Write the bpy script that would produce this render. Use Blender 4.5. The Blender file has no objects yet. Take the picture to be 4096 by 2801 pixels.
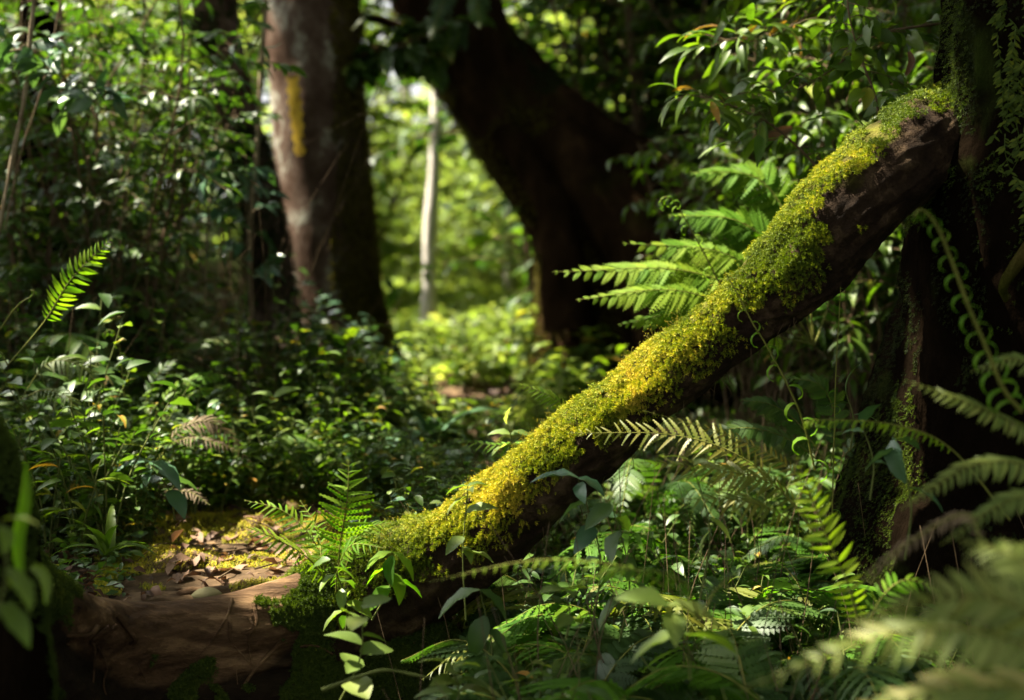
import bpy, math, random
import numpy as np
from mathutils import Vector, Matrix, Quaternion

rng = np.random.default_rng(11)
random.seed(11)
R = math.radians
C = bpy.context.scene.collection
SC = bpy.context.scene

# ------------------------------------------------------------------ camera
CAM_H, PITCH, FPX = 1.1, R(3.22), 1422.2
cam_d = bpy.data.cameras.new('camera')
cam = bpy.data.objects.new('camera', cam_d); C.objects.link(cam)
cam.location = (0, 0, CAM_H); cam.rotation_euler = (R(90) - PITCH, 0, 0)
cam_d.lens = 50; cam_d.sensor_width = 36; cam_d.clip_end = 400; cam_d.clip_start = 0.05
cam_d.dof.use_dof = True; cam_d.dof.focus_distance = 3.12; cam_d.dof.aperture_fstop = 1.8
cam_d.dof.aperture_blades = 9
SC.camera = cam
FW = np.array([0, math.cos(PITCH), -math.sin(PITCH)]); UP = np.array([0, math.sin(PITCH), math.cos(PITCH)])
RT = np.array([1.0, 0, 0]); CP = np.array([0, 0, CAM_H])
def P(px, py, d):
    return CP + FW*d + RT*((px-512)/FPX*d) - UP*((py-350)/FPX*d)
def proj(p):
    q = np.asarray(p) - CP; d = q @ FW
    return 512 + q @ RT/d*FPX, 350 - q @ UP/d*FPX, d
# ------------------------------------------------------------------ sky and sun
S = np.array([-0.52, 0.16, 0.84]); S = S/np.linalg.norm(S)
W = bpy.data.worlds.new('World'); SC.world = W; W.use_nodes = True
nt = W.node_tree; bg = nt.nodes['Background']
sky = nt.nodes.new('ShaderNodeTexSky'); sky.sky_type = 'NISHITA'; sky.sun_disc = False
sky.sun_elevation = math.asin(S[2]); sky.sun_rotation = math.atan2(S[0], S[1])
sky.dust_density = 5.0; sky.air_density = 0.7; sky.ozone_density = 0.3
# thin bright cloud: the sky colour drawn towards its own grey, with brighter streaks
tcw = nt.nodes.new('ShaderNodeTexCoord'); cn = nt.nodes.new('ShaderNodeTexNoise'); cn.inputs['Scale'].default_value = 2.2; cn.inputs['Detail'].default_value = 6
nt.links.new(tcw.outputs['Generated'], cn.inputs['Vector'])
cr = nt.nodes.new('ShaderNodeMapRange'); cr.inputs[1].default_value = .35; cr.inputs[2].default_value = .65; cr.inputs[3].default_value = 1.2; cr.inputs[4].default_value = 1.9; nt.links.new(cn.outputs[0], cr.inputs[0])
bw = nt.nodes.new('ShaderNodeRGBToBW'); nt.links.new(sky.outputs[0], bw.inputs[0])
cm = nt.nodes.new('ShaderNodeMath'); cm.operation = 'MULTIPLY'; nt.links.new(bw.outputs[0], cm.inputs[0]); nt.links.new(cr.outputs[0], cm.inputs[1])
cx = nt.nodes.new('ShaderNodeMix'); cx.data_type = 'RGBA'; cx.inputs[0].default_value = .9; nt.links.new(sky.outputs[0], cx.inputs[6]); nt.links.new(cm.outputs[0], cx.inputs[7])
nt.links.new(cx.outputs[2], bg.inputs[0]); bg.inputs[1].default_value = 0.052
sun_d = bpy.data.lights.new('sun', 'SUN'); sun_d.energy = 5.0; sun_d.angle = R(0.5); sun_d.color = (1, 0.92, 0.74)
sun = bpy.data.objects.new('sun', sun_d); C.objects.link(sun)
sun.rotation_euler = Vector(S).to_track_quat('Z', 'Y').to_euler(); sun.location = Vector(S)*30
SC.view_settings.view_transform = 'Standard'; SC.view_settings.look = 'None'
SC.view_settings.exposure = 2.85; SC.view_settings.gamma = 1
SC.view_settings.use_curve_mapping = False
cy = SC.cycles
cy.max_bounces = 7; cy.diffuse_bounces = 4; cy.glossy_bounces = 2; cy.transmission_bounces = 5
cy.caustics_reflective = False; cy.caustics_refractive = False
cy.use_denoising = True; cy.sample_clamp_indirect = 4; cy.use_adaptive_sampling = True; cy.adaptive_threshold = 0.01

# ------------------------------------------------------------------ numeric helpers
def vnoise(p, seed=0):
    p = np.asarray(p, float); i = np.floor(p).astype(np.int64); f = p-i; u = f*f*(3-2*f)
    def h(a, b, c):
        n = (a*374761393 + b*668265263 + c*1440662683 + seed*971) & 0xffffffff
        n = ((n ^ (n >> 13))*1274126177) & 0xffffffff
        return ((n ^ (n >> 16)) & 0xffff)/65535.0
    x, y, z = i[..., 0], i[..., 1], i[..., 2]; r = 0
    for dx in (0, 1):
        for dy in (0, 1):
            for dz in (0, 1):
                w = (u[..., 0] if dx else 1-u[..., 0])*(u[..., 1] if dy else 1-u[..., 1])*(u[..., 2] if dz else 1-u[..., 2])
                r = r + w*h(x+dx, y+dy, z+dz)
    return r
def fbm(p, seed=0, oct=4):
    r = 0; a = 0.5; p = np.asarray(p, float)
    for k in range(oct):
        r = r + a*(vnoise(p, seed+k*17)-0.5)*2; p = p*2.03; a *= 0.5
    return r
def sstep(a, b, x):
    t = np.clip((x-a)/(b-a), 0, 1); return t*t*(3-2*t)
def nrm(v):
    v = np.asarray(v, float); return v/np.maximum(np.linalg.norm(v, axis=-1, keepdims=True), 1e-9)
def spline(pts, n):
    """Catmull-Rom through the rows of pts (any number of columns)."""
    p = np.asarray(pts, float)
    if len(p) == 2: return p[0] + (p[1]-p[0])*np.linspace(0, 1, n)[:, None]
    p = np.vstack([2*p[0]-p[1], p, 2*p[-1]-p[-2]]); m = len(p)-3
    t = np.linspace(0, m-1e-6, n); k = t.astype(int); f = (t-k)[:, None]
    a, b, c, d = p[k], p[k+1], p[k+2], p[k+3]
    return 0.5*(2*b + (c-a)*f + (2*a-5*b+4*c-d)*f**2 + (3*b-a-3*c+d)*f**3)
def frames(D, U):
    """Rotation matrices whose Y is D and whose Z leans to U."""
    Y = nrm(D); X = np.cross(Y, U); bad = np.linalg.norm(X, axis=-1) < 1e-4
    X[bad] = [1, 0, 0]; X = nrm(X); Z = np.cross(X, Y)
    return np.stack([X, Y, Z], axis=-1)

def proj_x(p):
    q = np.asarray(p) - CP; return 512 + (q @ RT)/(q @ FW)*FPX
def pxc(rows): return np.array([P(*r) for r in rows])
class MB:
    """Collects quads for ONE mesh; 'tone' is a per-leaf pigment value, mi the material slot."""
    def __init__(s): s.v, s.q, s.t, s.m, s.n = [], [], [], [], 0
    def add(s, V, Q, tone=0.5, mi=0):
        V = np.asarray(V, float); Q = np.asarray(Q, np.int64)
        s.v.append(V); s.q.append(Q+s.n); s.n += len(V)
        s.t.append(np.broadcast_to(np.asarray(tone, float), (len(V),)).copy()); s.m.append(np.full(len(Q), mi))
    def inst(s, T, M, Pn, tone, mi=0, vein=0.0, grad=0.0):
        TV, TQ = T; n = len(M)
        if n == 0: return
        V = np.einsum('nij,kj->nki', M, TV) + Pn[:, None, :]
        Q = TQ[None] + (np.arange(n)*len(TV))[:, None, None]
        tv = np.repeat(np.asarray(tone, float), len(TV))
        if grad: tv = tv + grad*(np.tile(TV[:, 2], n)-.5)
        if vein: tv = tv + vein*((np.tile(np.arange(len(TV)), n) % 3) == 1)
        s.add(V.reshape(-1, 3), Q.reshape(-1, 4), tv, mi)
    def build(s, name, mats, parent=None, off=None):
        V = np.vstack(s.v); Q = np.vstack(s.q)
        if off is not None: V = V - np.asarray(off)
        me = bpy.data.meshes.new(name); nq = len(Q)
        me.vertices.add(len(V)); me.vertices.foreach_set('co', V.astype(np.float32).ravel())
        me.loops.add(nq*4); me.loops.foreach_set('vertex_index', Q.astype(np.int32).ravel())
        me.polygons.add(nq); me.polygons.foreach_set('loop_start', (np.arange(nq)*4).astype(np.int32))
        me.polygons.foreach_set('material_index', np.concatenate(s.m).astype(np.int32))
        me.polygons.foreach_set('use_smooth', np.ones(nq, bool))
        a = me.attributes.new('tone', 'FLOAT', 'POINT'); a.data.foreach_set('value', np.concatenate(s.t).astype(np.float32))
        for m in (mats if isinstance(mats, (list, tuple)) else [mats]): me.materials.append(m)
        me.update(calc_edges=True); me.validate()
        o = bpy.data.objects.new(name, me); C.objects.link(o)
        if parent is not None: o.parent = parent; KIDS.setdefault(parent.name, []).append(o)
        return o
KIDS = {}
def tag(o, label=None, cat=None, group=None, kind=None):
    if label: o['label'] = label
    if cat: o['category'] = cat
    if group: o['group'] = group
    if kind: o['kind'] = kind
    return o
def thing(name, label, cat, loc, group=None):
    o = bpy.data.objects.new(name, None); C.objects.link(o); o.empty_display_size = 0.1
    o.location = Vector([float(c) for c in loc]); return tag(o, label, cat, group)
def dup(root, loc, rz=0, s=1.0, label=None, group=None, tilt=(0, 0)):
    r = root.copy(); C.objects.link(r)
    for ch in KIDS.get(root.name, []):
        c = ch.copy(); C.objects.link(c); c.parent = r; KIDS.setdefault(r.name, []).append(c)
    pose(r, loc, rz, s, tilt)
    return tag(r, label, None, group)
def pose(r, loc, rz, s, tilt=(0, 0)):
    r.location = Vector([float(c) for c in loc]); r.rotation_euler = (tilt[0], tilt[1], rz); r.scale = (s, s, s)

# ------------------------------------------------------------------ leaf templates (quads; X across, Y along, Z up)
def leaf_t(L=1.0, Wd=0.4, n=4, fold=0.25, curl=0.5, pw=0.62, pe=0.9, wave=0.0, stalk=0.0):
    t = np.linspace(0, 1, n+1)
    w = np.power(np.maximum(t, 0.012), pw)*np.power(np.maximum(1-t, 0.012), pe); w = w/w.max()*Wd/2
    ang = curl*t; dl = L/n
    y = np.concatenate([[0], np.cumsum(np.cos(ang[:-1])*dl)])+stalk; z = np.concatenate([[0], -np.cumsum(np.sin(ang[:-1])*dl)])
    V = []
    for k in range(n+1):
        wv = wave*math.sin(k*2.4)*w[k]
        V += [[-w[k], y[k], z[k]+fold*w[k]+wv], [0, y[k], z[k]], [w[k], y[k], z[k]+fold*w[k]-wv]]
    Q = []
    for k in range(n):
        b = 3*k; Q += [[b, b+1, b+4, b+3], [b+1, b+2, b+5, b+4]]
    return np.array(V), np.array(Q)
def blade_t(L=1.0, Wd=0.3, curl=0.6):
    V = np.array([[-.25*Wd, 0, 0], [.25*Wd, 0, 0], [-.5*Wd, .45*L, -.1*curl*L], [.5*Wd, .45*L, -.1*curl*L], [-.06*Wd, L*.95, -.4*curl*L], [.06*Wd, L*.95, -.4*curl*L]])
    return V, np.array([[0, 1, 3, 2], [2, 3, 5, 4]])
def merge_t(ts):
    V, Q, n = [], [], 0
    for v, q in ts: V.append(v); Q.append(q+n); n += len(v)
    return np.vstack(V), np.vstack(Q)
def xf(T, M, p=(0, 0, 0)): return T[0] @ np.asarray(M).T + np.asarray(p), T[1]
def rotz(a): c, s = math.cos(a), math.sin(a); return np.array([[c, -s, 0], [s, c, 0], [0, 0, 1]])
def bip_pinna(n=9):
    """A pinna of unit length carrying n pairs of small leaflets."""
    ts = [leaf_t(1.0, 0.035, 3, 0, 0.25)]
    for k in range(n):
        t = (k+0.4)/n; l = 0.22*math.sin(math.pi*min(1, 0.28+0.78*t))**0.8+0.03
        for sd in (-1, 1):
            T = leaf_t(l, l*0.50, 2, 0.1, 0.3, 0.4, 0.7)
            ts.append(xf(T, rotz(-sd*R(62)), (0, t*0.97, -0.03-0.12*t*t)))
    return merge_t(ts)
def ser_pinna(n=7):
    """A long pinna with a lobed edge: short blunt teeth along both sides."""
    ts = [leaf_t(1.0, 0.11, 5, 0.15, 0.45, 0.35, 0.8)]
    for k in range(n):
        t = (k+0.3)/n; l = 0.105*(1-t)**0.5+0.02
        for sd in (-1, 1):
            ts.append(xf(leaf_t(l, 0.10, 2, 0.1, 0.2, 0.3, 0.5), rotz(-sd*R(52)), (0, t, -0.22*t*t+0.004)))
    return merge_t(ts)
T_SIMPLE = leaf_t(1.0, 0.22, 4, 0.2, 0.5, 0.35, 0.8)
T_BIP = bip_pinna(); T_SER = ser_pinna()
T_OV = leaf_t(1, 0.46, 4, 0.3, 0.7); T_LAN = leaf_t(1, 0.26, 5, 0.3, 0.9, 0.7, 1.0); T_RND = leaf_t(1, 0.66, 4, 0.22, 0.5, 0.5, 0.7)
T_OVF = leaf_t(1, 0.46, 6, 0.3, 0.8, wave=0.12); T_STRAP = leaf_t(1, 0.10, 7, 0.5, 1.3, 0.35, 0.8)
T_LO = leaf_t(1, 0.45, 2, 0.25, 0.7)

# ------------------------------------------------------------------ materials
def mat(name): 
    m = bpy.data.materials.new(name); m.use_nodes = True; n = m.node_tree; n.nodes.clear(); return m, n
def nd(n, t, **kw):
    k = n.nodes.new(t)
    for a, b in kw.items(): setattr(k, a, b)
    return k
def ramp(n, stops, fac):
    r = nd(n, 'ShaderNodeValToRGB'); e = r.color_ramp.elements
    while len(e) < len(stops): e.new(0.5)
    for k, (p, c) in enumerate(stops): e[k].position = p; e[k].color = (*c, 1)
    n.links.new(fac, r.inputs[0]); return r.outputs[0]
def leaf_mat(name, stops, rough=0.4, spec=0.5, trans=0.35, tgain=(1.5, 1.7, 0.5), bump=0.0, blotch=0.3):
    m, n = mat(name); L = n.links.new
    at = nd(n, 'ShaderNodeAttribute', attribute_name='tone'); oi = nd(n, 'ShaderNodeObjectInfo')
    tc = nd(n, 'ShaderNodeTexCoord'); no = nd(n, 'ShaderNodeTexNoise'); no.inputs['Scale'].default_value = 28; no.inputs['Detail'].default_value = 3
    L(tc.outputs['Object'], no.inputs['Vector'])
    a = nd(n, 'ShaderNodeMath', operation='MULTIPLY_ADD'); L(oi.outputs['Random'], a.inputs[0]); a.inputs[1].default_value = 0.16; a.inputs[2].default_value = -0.08
    b = nd(n, 'ShaderNodeMath', operation='MULTIPLY_ADD'); L(no.outputs[0], b.inputs[0]); b.inputs[1].default_value = blotch; b.inputs[2].default_value = -blotch*0.5
    c = nd(n, 'ShaderNodeMath', operation='ADD'); L(a.outputs[0], c.inputs[0]); L(b.outputs[0], c.inputs[1])
    d = nd(n, 'ShaderNodeMath', operation='ADD'); L(c.outputs[0], d.inputs[0]); L(at.outputs['Fac'], d.inputs[1])
    col = ramp(n, stops, d.outputs[0])
    p = nd(n, 'ShaderNodeBsdfPrincipled'); L(col, p.inputs['Base Color']); p.inputs['Roughness'].default_value = rough
    p.inputs['Specular IOR Level'].default_value = spec
    mu = nd(n, 'ShaderNodeMix', data_type='RGBA', blend_type='MULTIPLY'); mu.inputs[0].default_value = 1
    L(col, mu.inputs[6]); mu.inputs[7].default_value = (*tgain, 1)
    t = nd(n, 'ShaderNodeBsdfTranslucent'); L(mu.outputs[2], t.inputs[0])
    mx = nd(n, 'ShaderNodeMixShader'); mx.inputs[0].default_value = trans
    L(p.outputs[0], mx.inputs[1]); L(t.outputs[0], mx.inputs[2])
    o = nd(n, 'ShaderNodeOutputMaterial'); L(mx.outputs[0], o.inputs[0]); return m
def surf_mat(name, stops, scale=8, detail=6, rough=0.9, bump=0.6, bdist=0.02, stretch=(1, 1, 1), moss=None, mscale=5, spec=0.08, mstart=0.45):
    """Noise-coloured bark, soil or stem; where 'tone' is high the moss colours take over."""
    m, n = mat(name); L = n.links.new
    tc = nd(n, 'ShaderNodeTexCoord'); mp = nd(n, 'ShaderNodeMapping'); mp.inputs['Scale'].default_value = stretch; L(tc.outputs['Object'], mp.inputs[0])
    no = nd(n, 'ShaderNodeTexNoise'); no.inputs['Scale'].default_value = scale; no.inputs['Detail'].default_value = detail; no.inputs['Roughness'].default_value = 0.65
    L(mp.outputs[0], no.inputs['Vector'])
    col = ramp(n, stops, no.outputs[0])
    if moss:
        at = nd(n, 'ShaderNodeAttribute', attribute_name='tone')
        n2 = nd(n, 'ShaderNodeTexNoise'); n2.inputs['Scale'].default_value = mscale; n2.inputs['Detail'].default_value = 5; L(tc.outputs['Object'], n2.inputs['Vector'])
        ad = nd(n, 'ShaderNodeMath', operation='ADD'); L(at.outputs['Fac'], ad.inputs[0]); L(n2.outputs[0], ad.inputs[1])
        f = nd(n, 'ShaderNodeMapRange'); L(ad.outputs[0], f.inputs[0]); f.inputs[1].default_value = mstart+0.45; f.inputs[2].default_value = mstart+0.75
        mc = ramp(n, moss, no.outputs[0])
        mx = nd(n, 'ShaderNodeMix', data_type='RGBA'); L(f.outputs[0], mx.inputs[0]); L(col, mx.inputs[6]); L(mc, mx.inputs[7]); col = mx.outputs[2]
    p = nd(n, 'ShaderNodeBsdfPrincipled'); L(col, p.inputs['Base Color']); p.inputs['Roughness'].default_value = rough; p.inputs['Specular IOR Level'].default_value = spec
    bp = nd(n, 'ShaderNodeBump'); bp.inputs['Strength'].default_value = bump; bp.inputs['Distance'].default_value = bdist
    L(no.outputs[0], bp.inputs['Height']); L(bp.outputs[0], p.inputs['Normal'])
    o = nd(n, 'ShaderNodeOutputMaterial'); L(p.outputs[0], o.inputs[0]); return m
DK = [(0, (.014, .036, .007)), (.45, (.034, .072, .011)), (.8, (.068, .118, .015)), (.93, (.12, .16, .02)), (1, (.30, .20, .03))]
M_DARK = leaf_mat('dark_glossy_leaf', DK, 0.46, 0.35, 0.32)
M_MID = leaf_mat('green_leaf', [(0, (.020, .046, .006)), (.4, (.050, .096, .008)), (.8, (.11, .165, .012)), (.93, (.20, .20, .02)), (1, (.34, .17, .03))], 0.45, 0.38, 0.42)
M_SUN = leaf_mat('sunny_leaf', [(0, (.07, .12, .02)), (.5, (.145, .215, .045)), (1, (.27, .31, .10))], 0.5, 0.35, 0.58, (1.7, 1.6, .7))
M_PALE = leaf_mat('pale_soft_leaf', [(0, (.045, .075, .012)), (.5, (.085, .13, .02)), (1, (.15, .17, .035))], 0.5, 0.35, 0.4)
M_FERN = leaf_mat('fern_green', [(0, (.026, .078, .006)), (.5, (.070, .16, .007)), (1, (.17, .24, .014))], 0.65, 0.12, 0.5)
M_FERND = leaf_mat('fern_dark', [(0, (.016, .042, .008)), (.5, (.038, .082, .012)), (.85, (.09, .14, .02)), (1, (.16, .11, .04))], 0.5, 0.35, 0.38)
M_FERNP = leaf_mat('fern_pale', [(0, (.08, .12, .022)), (.5, (.15, .185, .035)), (1, (.27, .23, .07))], 0.55, 0.3, 0.4, (1.2, 1.3, .6))
M_OLIVE = leaf_mat('fern_olive', [(0, (.06, .08, .008)), (.5, (.12, .14, .012)), (1, (.22, .17, .02))], 0.5, 0.4, 0.45)
M_DRY = leaf_mat('dry_frond', [(0, (.07, .05, .03)), (.5, (.15, .11, .065)), (1, (.22, .17, .10))], 0.8, 0.2, 0.25, (1.1, 1, .7))
M_DEAD = leaf_mat('dead_leaf', [(0, (.035, .018, .010)), (.4, (.10, .05, .025)), (.8, (.22, .13, .07)), (1, (.30, .22, .13))], 0.7, 0.3, 0.2, (1.1, .9, .6))
M_BLUE = leaf_mat('bluish_leaf', [(0, (.022, .058, .030)), (.5, (.045, .10, .048)), (1, (.09, .15, .07))], 0.33, 0.55, 0.22)
M_CAN = leaf_mat('canopy_leaf', [(0, (.02, .045, .008)), (.5, (.045, .085, .012)), (1, (.09, .14, .02))], 0.4, 0.4, 0.3)
M_STEM = surf_mat('green_stem', [(.3, (.05, .06, .015)), (.7, (.10, .12, .03))], 20, 3, 0.7, 0.2, 0.002)
M_TWIG = surf_mat('brown_twig', [(.3, (.05, .032, .018)), (.7, (.13, .09, .05))], 30, 4, 0.8, 0.4, 0.003)
M_RACH = surf_mat('rachis', [(.3, (.07, .08, .012)), (.7, (.15, .15, .03))], 20, 2, 0.6, 0.1, 0.001)
M_LIANA = surf_mat('pale_vine_bark', [(.3, (.10, .07, .04)), (.7, (.26, .21, .14))], 25, 4, 0.8, 0.4, 0.003)
GM = [(.3, (.012, .022, .004)), (.6, (.035, .055, .008)), (.8, (.07, .09, .012))]
M_LOG = surf_mat('log_bark', [(.3, (.007, .004, .0025)), (.52, (.022, .013, .007)), (.70, (.085, .056, .030)), (.8, (.14, .10, .06))], 14, 10, 0.9, 1.0, 0.04, (1, 1, 1), [(.3, (.030, .034, .004)), (.7, (.11, .11, .010))], 12)
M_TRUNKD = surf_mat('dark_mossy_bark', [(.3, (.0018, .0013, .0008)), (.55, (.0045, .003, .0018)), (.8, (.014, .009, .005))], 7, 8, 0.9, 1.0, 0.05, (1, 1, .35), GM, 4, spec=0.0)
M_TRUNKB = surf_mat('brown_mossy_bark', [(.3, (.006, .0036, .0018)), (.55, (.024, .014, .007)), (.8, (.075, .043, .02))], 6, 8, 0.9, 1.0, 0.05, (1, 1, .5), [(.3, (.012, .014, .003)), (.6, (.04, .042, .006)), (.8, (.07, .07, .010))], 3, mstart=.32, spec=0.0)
M_RED = surf_mat('red_brown_bark', [(.30, (.018, .011, .008)), (.47, (.052, .033, .024)), (.56, (.085, .060, .046)), (.64, (.22, .21, .17))], 5.5, 8, 0.85, 0.5, 0.02, (1, 1, .8), [(.3, (.014, .012, .003)), (.6, (.04, .032, .006)), (.8, (.07, .055, .010))], 6, spec=0.0)
M_PALEB = surf_mat('pale_bark', [(.3, (.30, .27, .23)), (.7, (.60, .55, .50))], 6, 4, 0.8, 0.3, 0.01)
PEAT = [(.3, (.005, .003, .0015)), (.55, (.016, .010, .005)), (.8, (.05, .031, .016))]
M_ROOT = surf_mat('worn_root_wood', [(.32, (.016, .008, .004)), (.5, (.075, .042, .020)), (.68, (.23, .14, .07))], 9, 10, 0.8, 1.0, 0.03, (.45, 1.6, 2.2), PEAT, 6)
M_SOIL = surf_mat('forest_soil', [(.28, (.006, .004, .002)), (.5, (.022, .013, .007)), (.75, (.075, .046, .026))], 11, 9, 0.95, 0.8, 0.02, (1, 1, 1), GM, 5)
M_PATH = surf_mat('worn_path_soil', [(.28, (.018, .011, .006)), (.5, (.06, .038, .02)), (.75, (.17, .11, .06))], 13, 9, 0.95, 0.8, 0.015, (1, 1, 1), GM, 5)
M_PAINT = surf_mat('yellow_paint', [(.36, (.04, .024, .014)), (.46, (.36, .23, .02)), (.7, (.52, .35, .04))], 13, 6, 0.6, 0.4, 0.004)
M_STONE = surf_mat('pale_stone', [(.3, (.05, .045, .022)), (.7, (.13, .12, .06))], 9, 6, 0.8, 0.5, 0.01)
def moss_mat(name, stops, trans=0.3):
    return leaf_mat(name, stops, 0.75, 0.2, trans, (1.2, 1.25, .5), blotch=0.35)
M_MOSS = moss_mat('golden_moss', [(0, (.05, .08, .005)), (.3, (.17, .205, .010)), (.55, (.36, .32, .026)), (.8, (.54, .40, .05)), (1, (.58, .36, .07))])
M_MOSSG = moss_mat('green_moss', [(0, (.018, .036, .004)), (.5, (.055, .085, .008)), (1, (.13, .15, .012))])
M_MOSSO = moss_mat('olive_moss', [(0, (.022, .022, .004)), (.5, (.075, .062, .009)), (1, (.16, .13, .016))])
M_MOSSD = moss_mat('dark_moss', [(0, (.008, .014, .003)), (.5, (.022, .032, .006)), (1, (.06, .075, .010))])

# ------------------------------------------------------------------ tubes
def tube(mb, pts, rad, sides=8, bump=None, tone=0.5, mi=0, squash=None, cap=True):
    pts = np.asarray(pts, float); rad = np.broadcast_to(np.asarray(rad, float), (len(pts),))
    T = nrm(np.gradient(pts, axis=0)); n0 = np.cross(T[0], [0, 0, 1.0])
    if np.linalg.norm(n0) < 1e-3: n0 = np.array([1.0, 0, 0])
    N = [nrm(n0)]
    for k in range(1, len(pts)):
        v = N[-1] - T[k]*(N[-1] @ T[k]); N.append(nrm(v))
    N = np.array(N); B = np.cross(T, N); a = np.linspace(0, 2*math.pi, sides, endpoint=False)
    D = N[:, None, :]*np.cos(a)[None, :, None] + B[:, None, :]*np.sin(a)[None, :, None]
    V = pts[:, None, :] + D*rad[:, None, None]
    if bump is not None: V = V + D*bump(V.reshape(-1, 3)).reshape(len(pts), sides, 1)
    i = np.arange(len(pts)-1)[:, None]*sides; j = np.arange(sides)[None, :]; j2 = (j+1) % sides
    Q = np.stack([i+j, i+j2, i+sides+j2, i+sides+j], -1).reshape(-1, 4)
    tn = tone(V.reshape(-1, 3), D.reshape(-1, 3)) if callable(tone) else tone
    mb.add(V.reshape(-1, 3), Q, tn, mi)
    return V, D
def twig(mb, pts, r0, r1, sides=5, tone=0.5, mi=0, n=None):
    p = spline(pts, n or max(6, len(pts)*3)); tube(mb, p, np.linspace(r0, r1, len(p)), sides, None, tone, mi)

# ------------------------------------------------------------------ terrain
PATH = np.array([(-0.42, 2.7), (-0.60, 3.2), (-0.72, 3.7), (-0.62, 4.25), (-0.27, 4.9), (-0.30, 6.2), (-0.40, 9), (-0.6, 14), (-0.8, 24)])
def pdist(x, y):
    x = np.asarray(x, float); y = np.asarray(y, float); best = np.full(x.shape, 1e9)
    for a, b in zip(PATH[:-1], PATH[1:]):
        d = b-a; t = np.clip(((x-a[0])*d[0]+(y-a[1])*d[1])/(d @ d), 0, 1)
        best = np.minimum(best, np.hypot(x-a[0]-t*d[0], y-a[1]-t*d[1]))
    return best
def gz(x, y):
    x = np.asarray(x, float); y = np.asarray(y, float)
    z = 0.38 + 0.055*np.clip(y-4.2, 0, 26)
    z = z + 0.42*sstep(-1.0, -2.4, x)*sstep(3.2, 4.6, y) + 0.10*sstep(0.6, 2.5, x)*sstep(4, 6, y)
    right = sstep(-0.30, 0.0, x)
    zr = 0.14 + 0.24*sstep(3.2, 4.6, y) + 0.055*np.clip(y-4.2, 0, 26) + 0.10*sstep(0.6, 2.5, x)*sstep(4, 6, y)
    ledge = np.interp(x, [-1.3, -.90, -.85, -.783, -.704, -.603, -.489, -.40, -.28, -.138], [2.6, 2.74, 2.85, 2.93, 2.98, 3.03, 3.08, 3.12, 3.16, 3.16])
    zl = np.where(y < ledge+0.3, z - 0.5*sstep(ledge+0.13, ledge-0.02, y), z)
    z = zl*(1-right) + zr*right
    p = np.stack([x*1.7, y*1.7, np.zeros_like(x)], -1)
    far = 1 + 1.5*sstep(8, 20, y)
    q = np.stack([x*5, y*5, np.zeros_like(x)], -1)
    z = z + .11*np.clip(fbm(q, 141, 3)+.02, 0, .5)*sstep(3.2, 3.45, y)*sstep(5.2, 4.4, y)*sstep(.2, -.1, x)*sstep(-1.6, -1.2, x)
    return z + far*0.05*fbm(p, 3, 3)*sstep(0.1, 0.5, pdist(x, y)) + 0.014*fbm(p*6, 5, 3)
def ground():
    def grid(xs, ys):
        X, Y = np.meshgrid(xs, ys); Z = gz(X, Y)
        nx, ny = len(xs), len(ys); i = (np.arange(ny-1)*nx)[:, None]; j = np.arange(nx-1)[None, :]
        return np.stack([X, Y, Z], -1).reshape(-1, 3), np.stack([i+j, i+j+1, i+nx+j+1, i+nx+j], -1).reshape(-1, 4)
    xs = np.unique(np.concatenate([np.linspace(-90, -7, 14), np.linspace(-7, -1.8, 40), np.linspace(-1.8, 1.8, 200), np.linspace(1.8, 7, 40), np.linspace(7, 90, 14)]))
    ys = np.unique(np.concatenate([np.linspace(-60, -2, 10), np.linspace(-2, 2.3, 30), np.linspace(2.3, 5.2, 200), np.linspace(5.2, 14, 90), np.linspace(14, 140, 30)]))
    V, Q = grid(xs, ys); mb = MB()
    t = 0.42*sstep(0.25, 0.6, pdist(V[:, 0], V[:, 1])) + 0.35*fbm(V*[2.2, 2.2, 0], 9, 3) + 0.1
    global V_LOW; V_LOW = V[:, 2].min()
    mb.add(V, Q, t); tag(mb.build('ground', M_SOIL), None, None, None, 'structure')
    # the trodden path, a sheet lying 6 mm over the soil
    s = spline(PATH, 700); s = s[(s[:, 1] > 2.93) & (s[:, 1] < 10)]; T = nrm(np.gradient(s, axis=0)); Nn = np.stack([T[:, 1], -T[:, 0]], -1)
    u = np.linspace(-1, 1, 31); w = (0.30 - 0.08*sstep(4.4, 6, s[:, 1])) * (1+0.25*fbm(np.stack([s[:, 1]*2, s[:, 0], s[:, 0]*0], -1), 4, 2))
    XY = s[:, None, :] + Nn[:, None, :]*(u[None, :, None]*w[:, None, None])
    Z = gz(XY[..., 0], XY[..., 1]) + 0.008 - 0.02*(np.abs(u)**4)[None, :] + .022*np.abs(fbm(np.concatenate([XY*7, XY[..., :1]*0], -1), 12, 4))
    V = np.concatenate([XY, Z[..., None]], -1).reshape(-1, 3); n, k = len(s), 31
    i = (np.arange(n-1)*k)[:, None]; j = np.arange(k-1)[None, :]
    mb = MB(); mb.add(V, np.stack([i+j, i+j+1, i+k+j+1, i+k+j], -1).reshape(-1, 4), 0.28*np.abs(np.tile(u, n))+0.25*fbm(V*[4, 4, 0], 19, 3)+0.05)
    tag(mb.build('path', M_PATH), None, None, None, 'structure')
ground()

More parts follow.
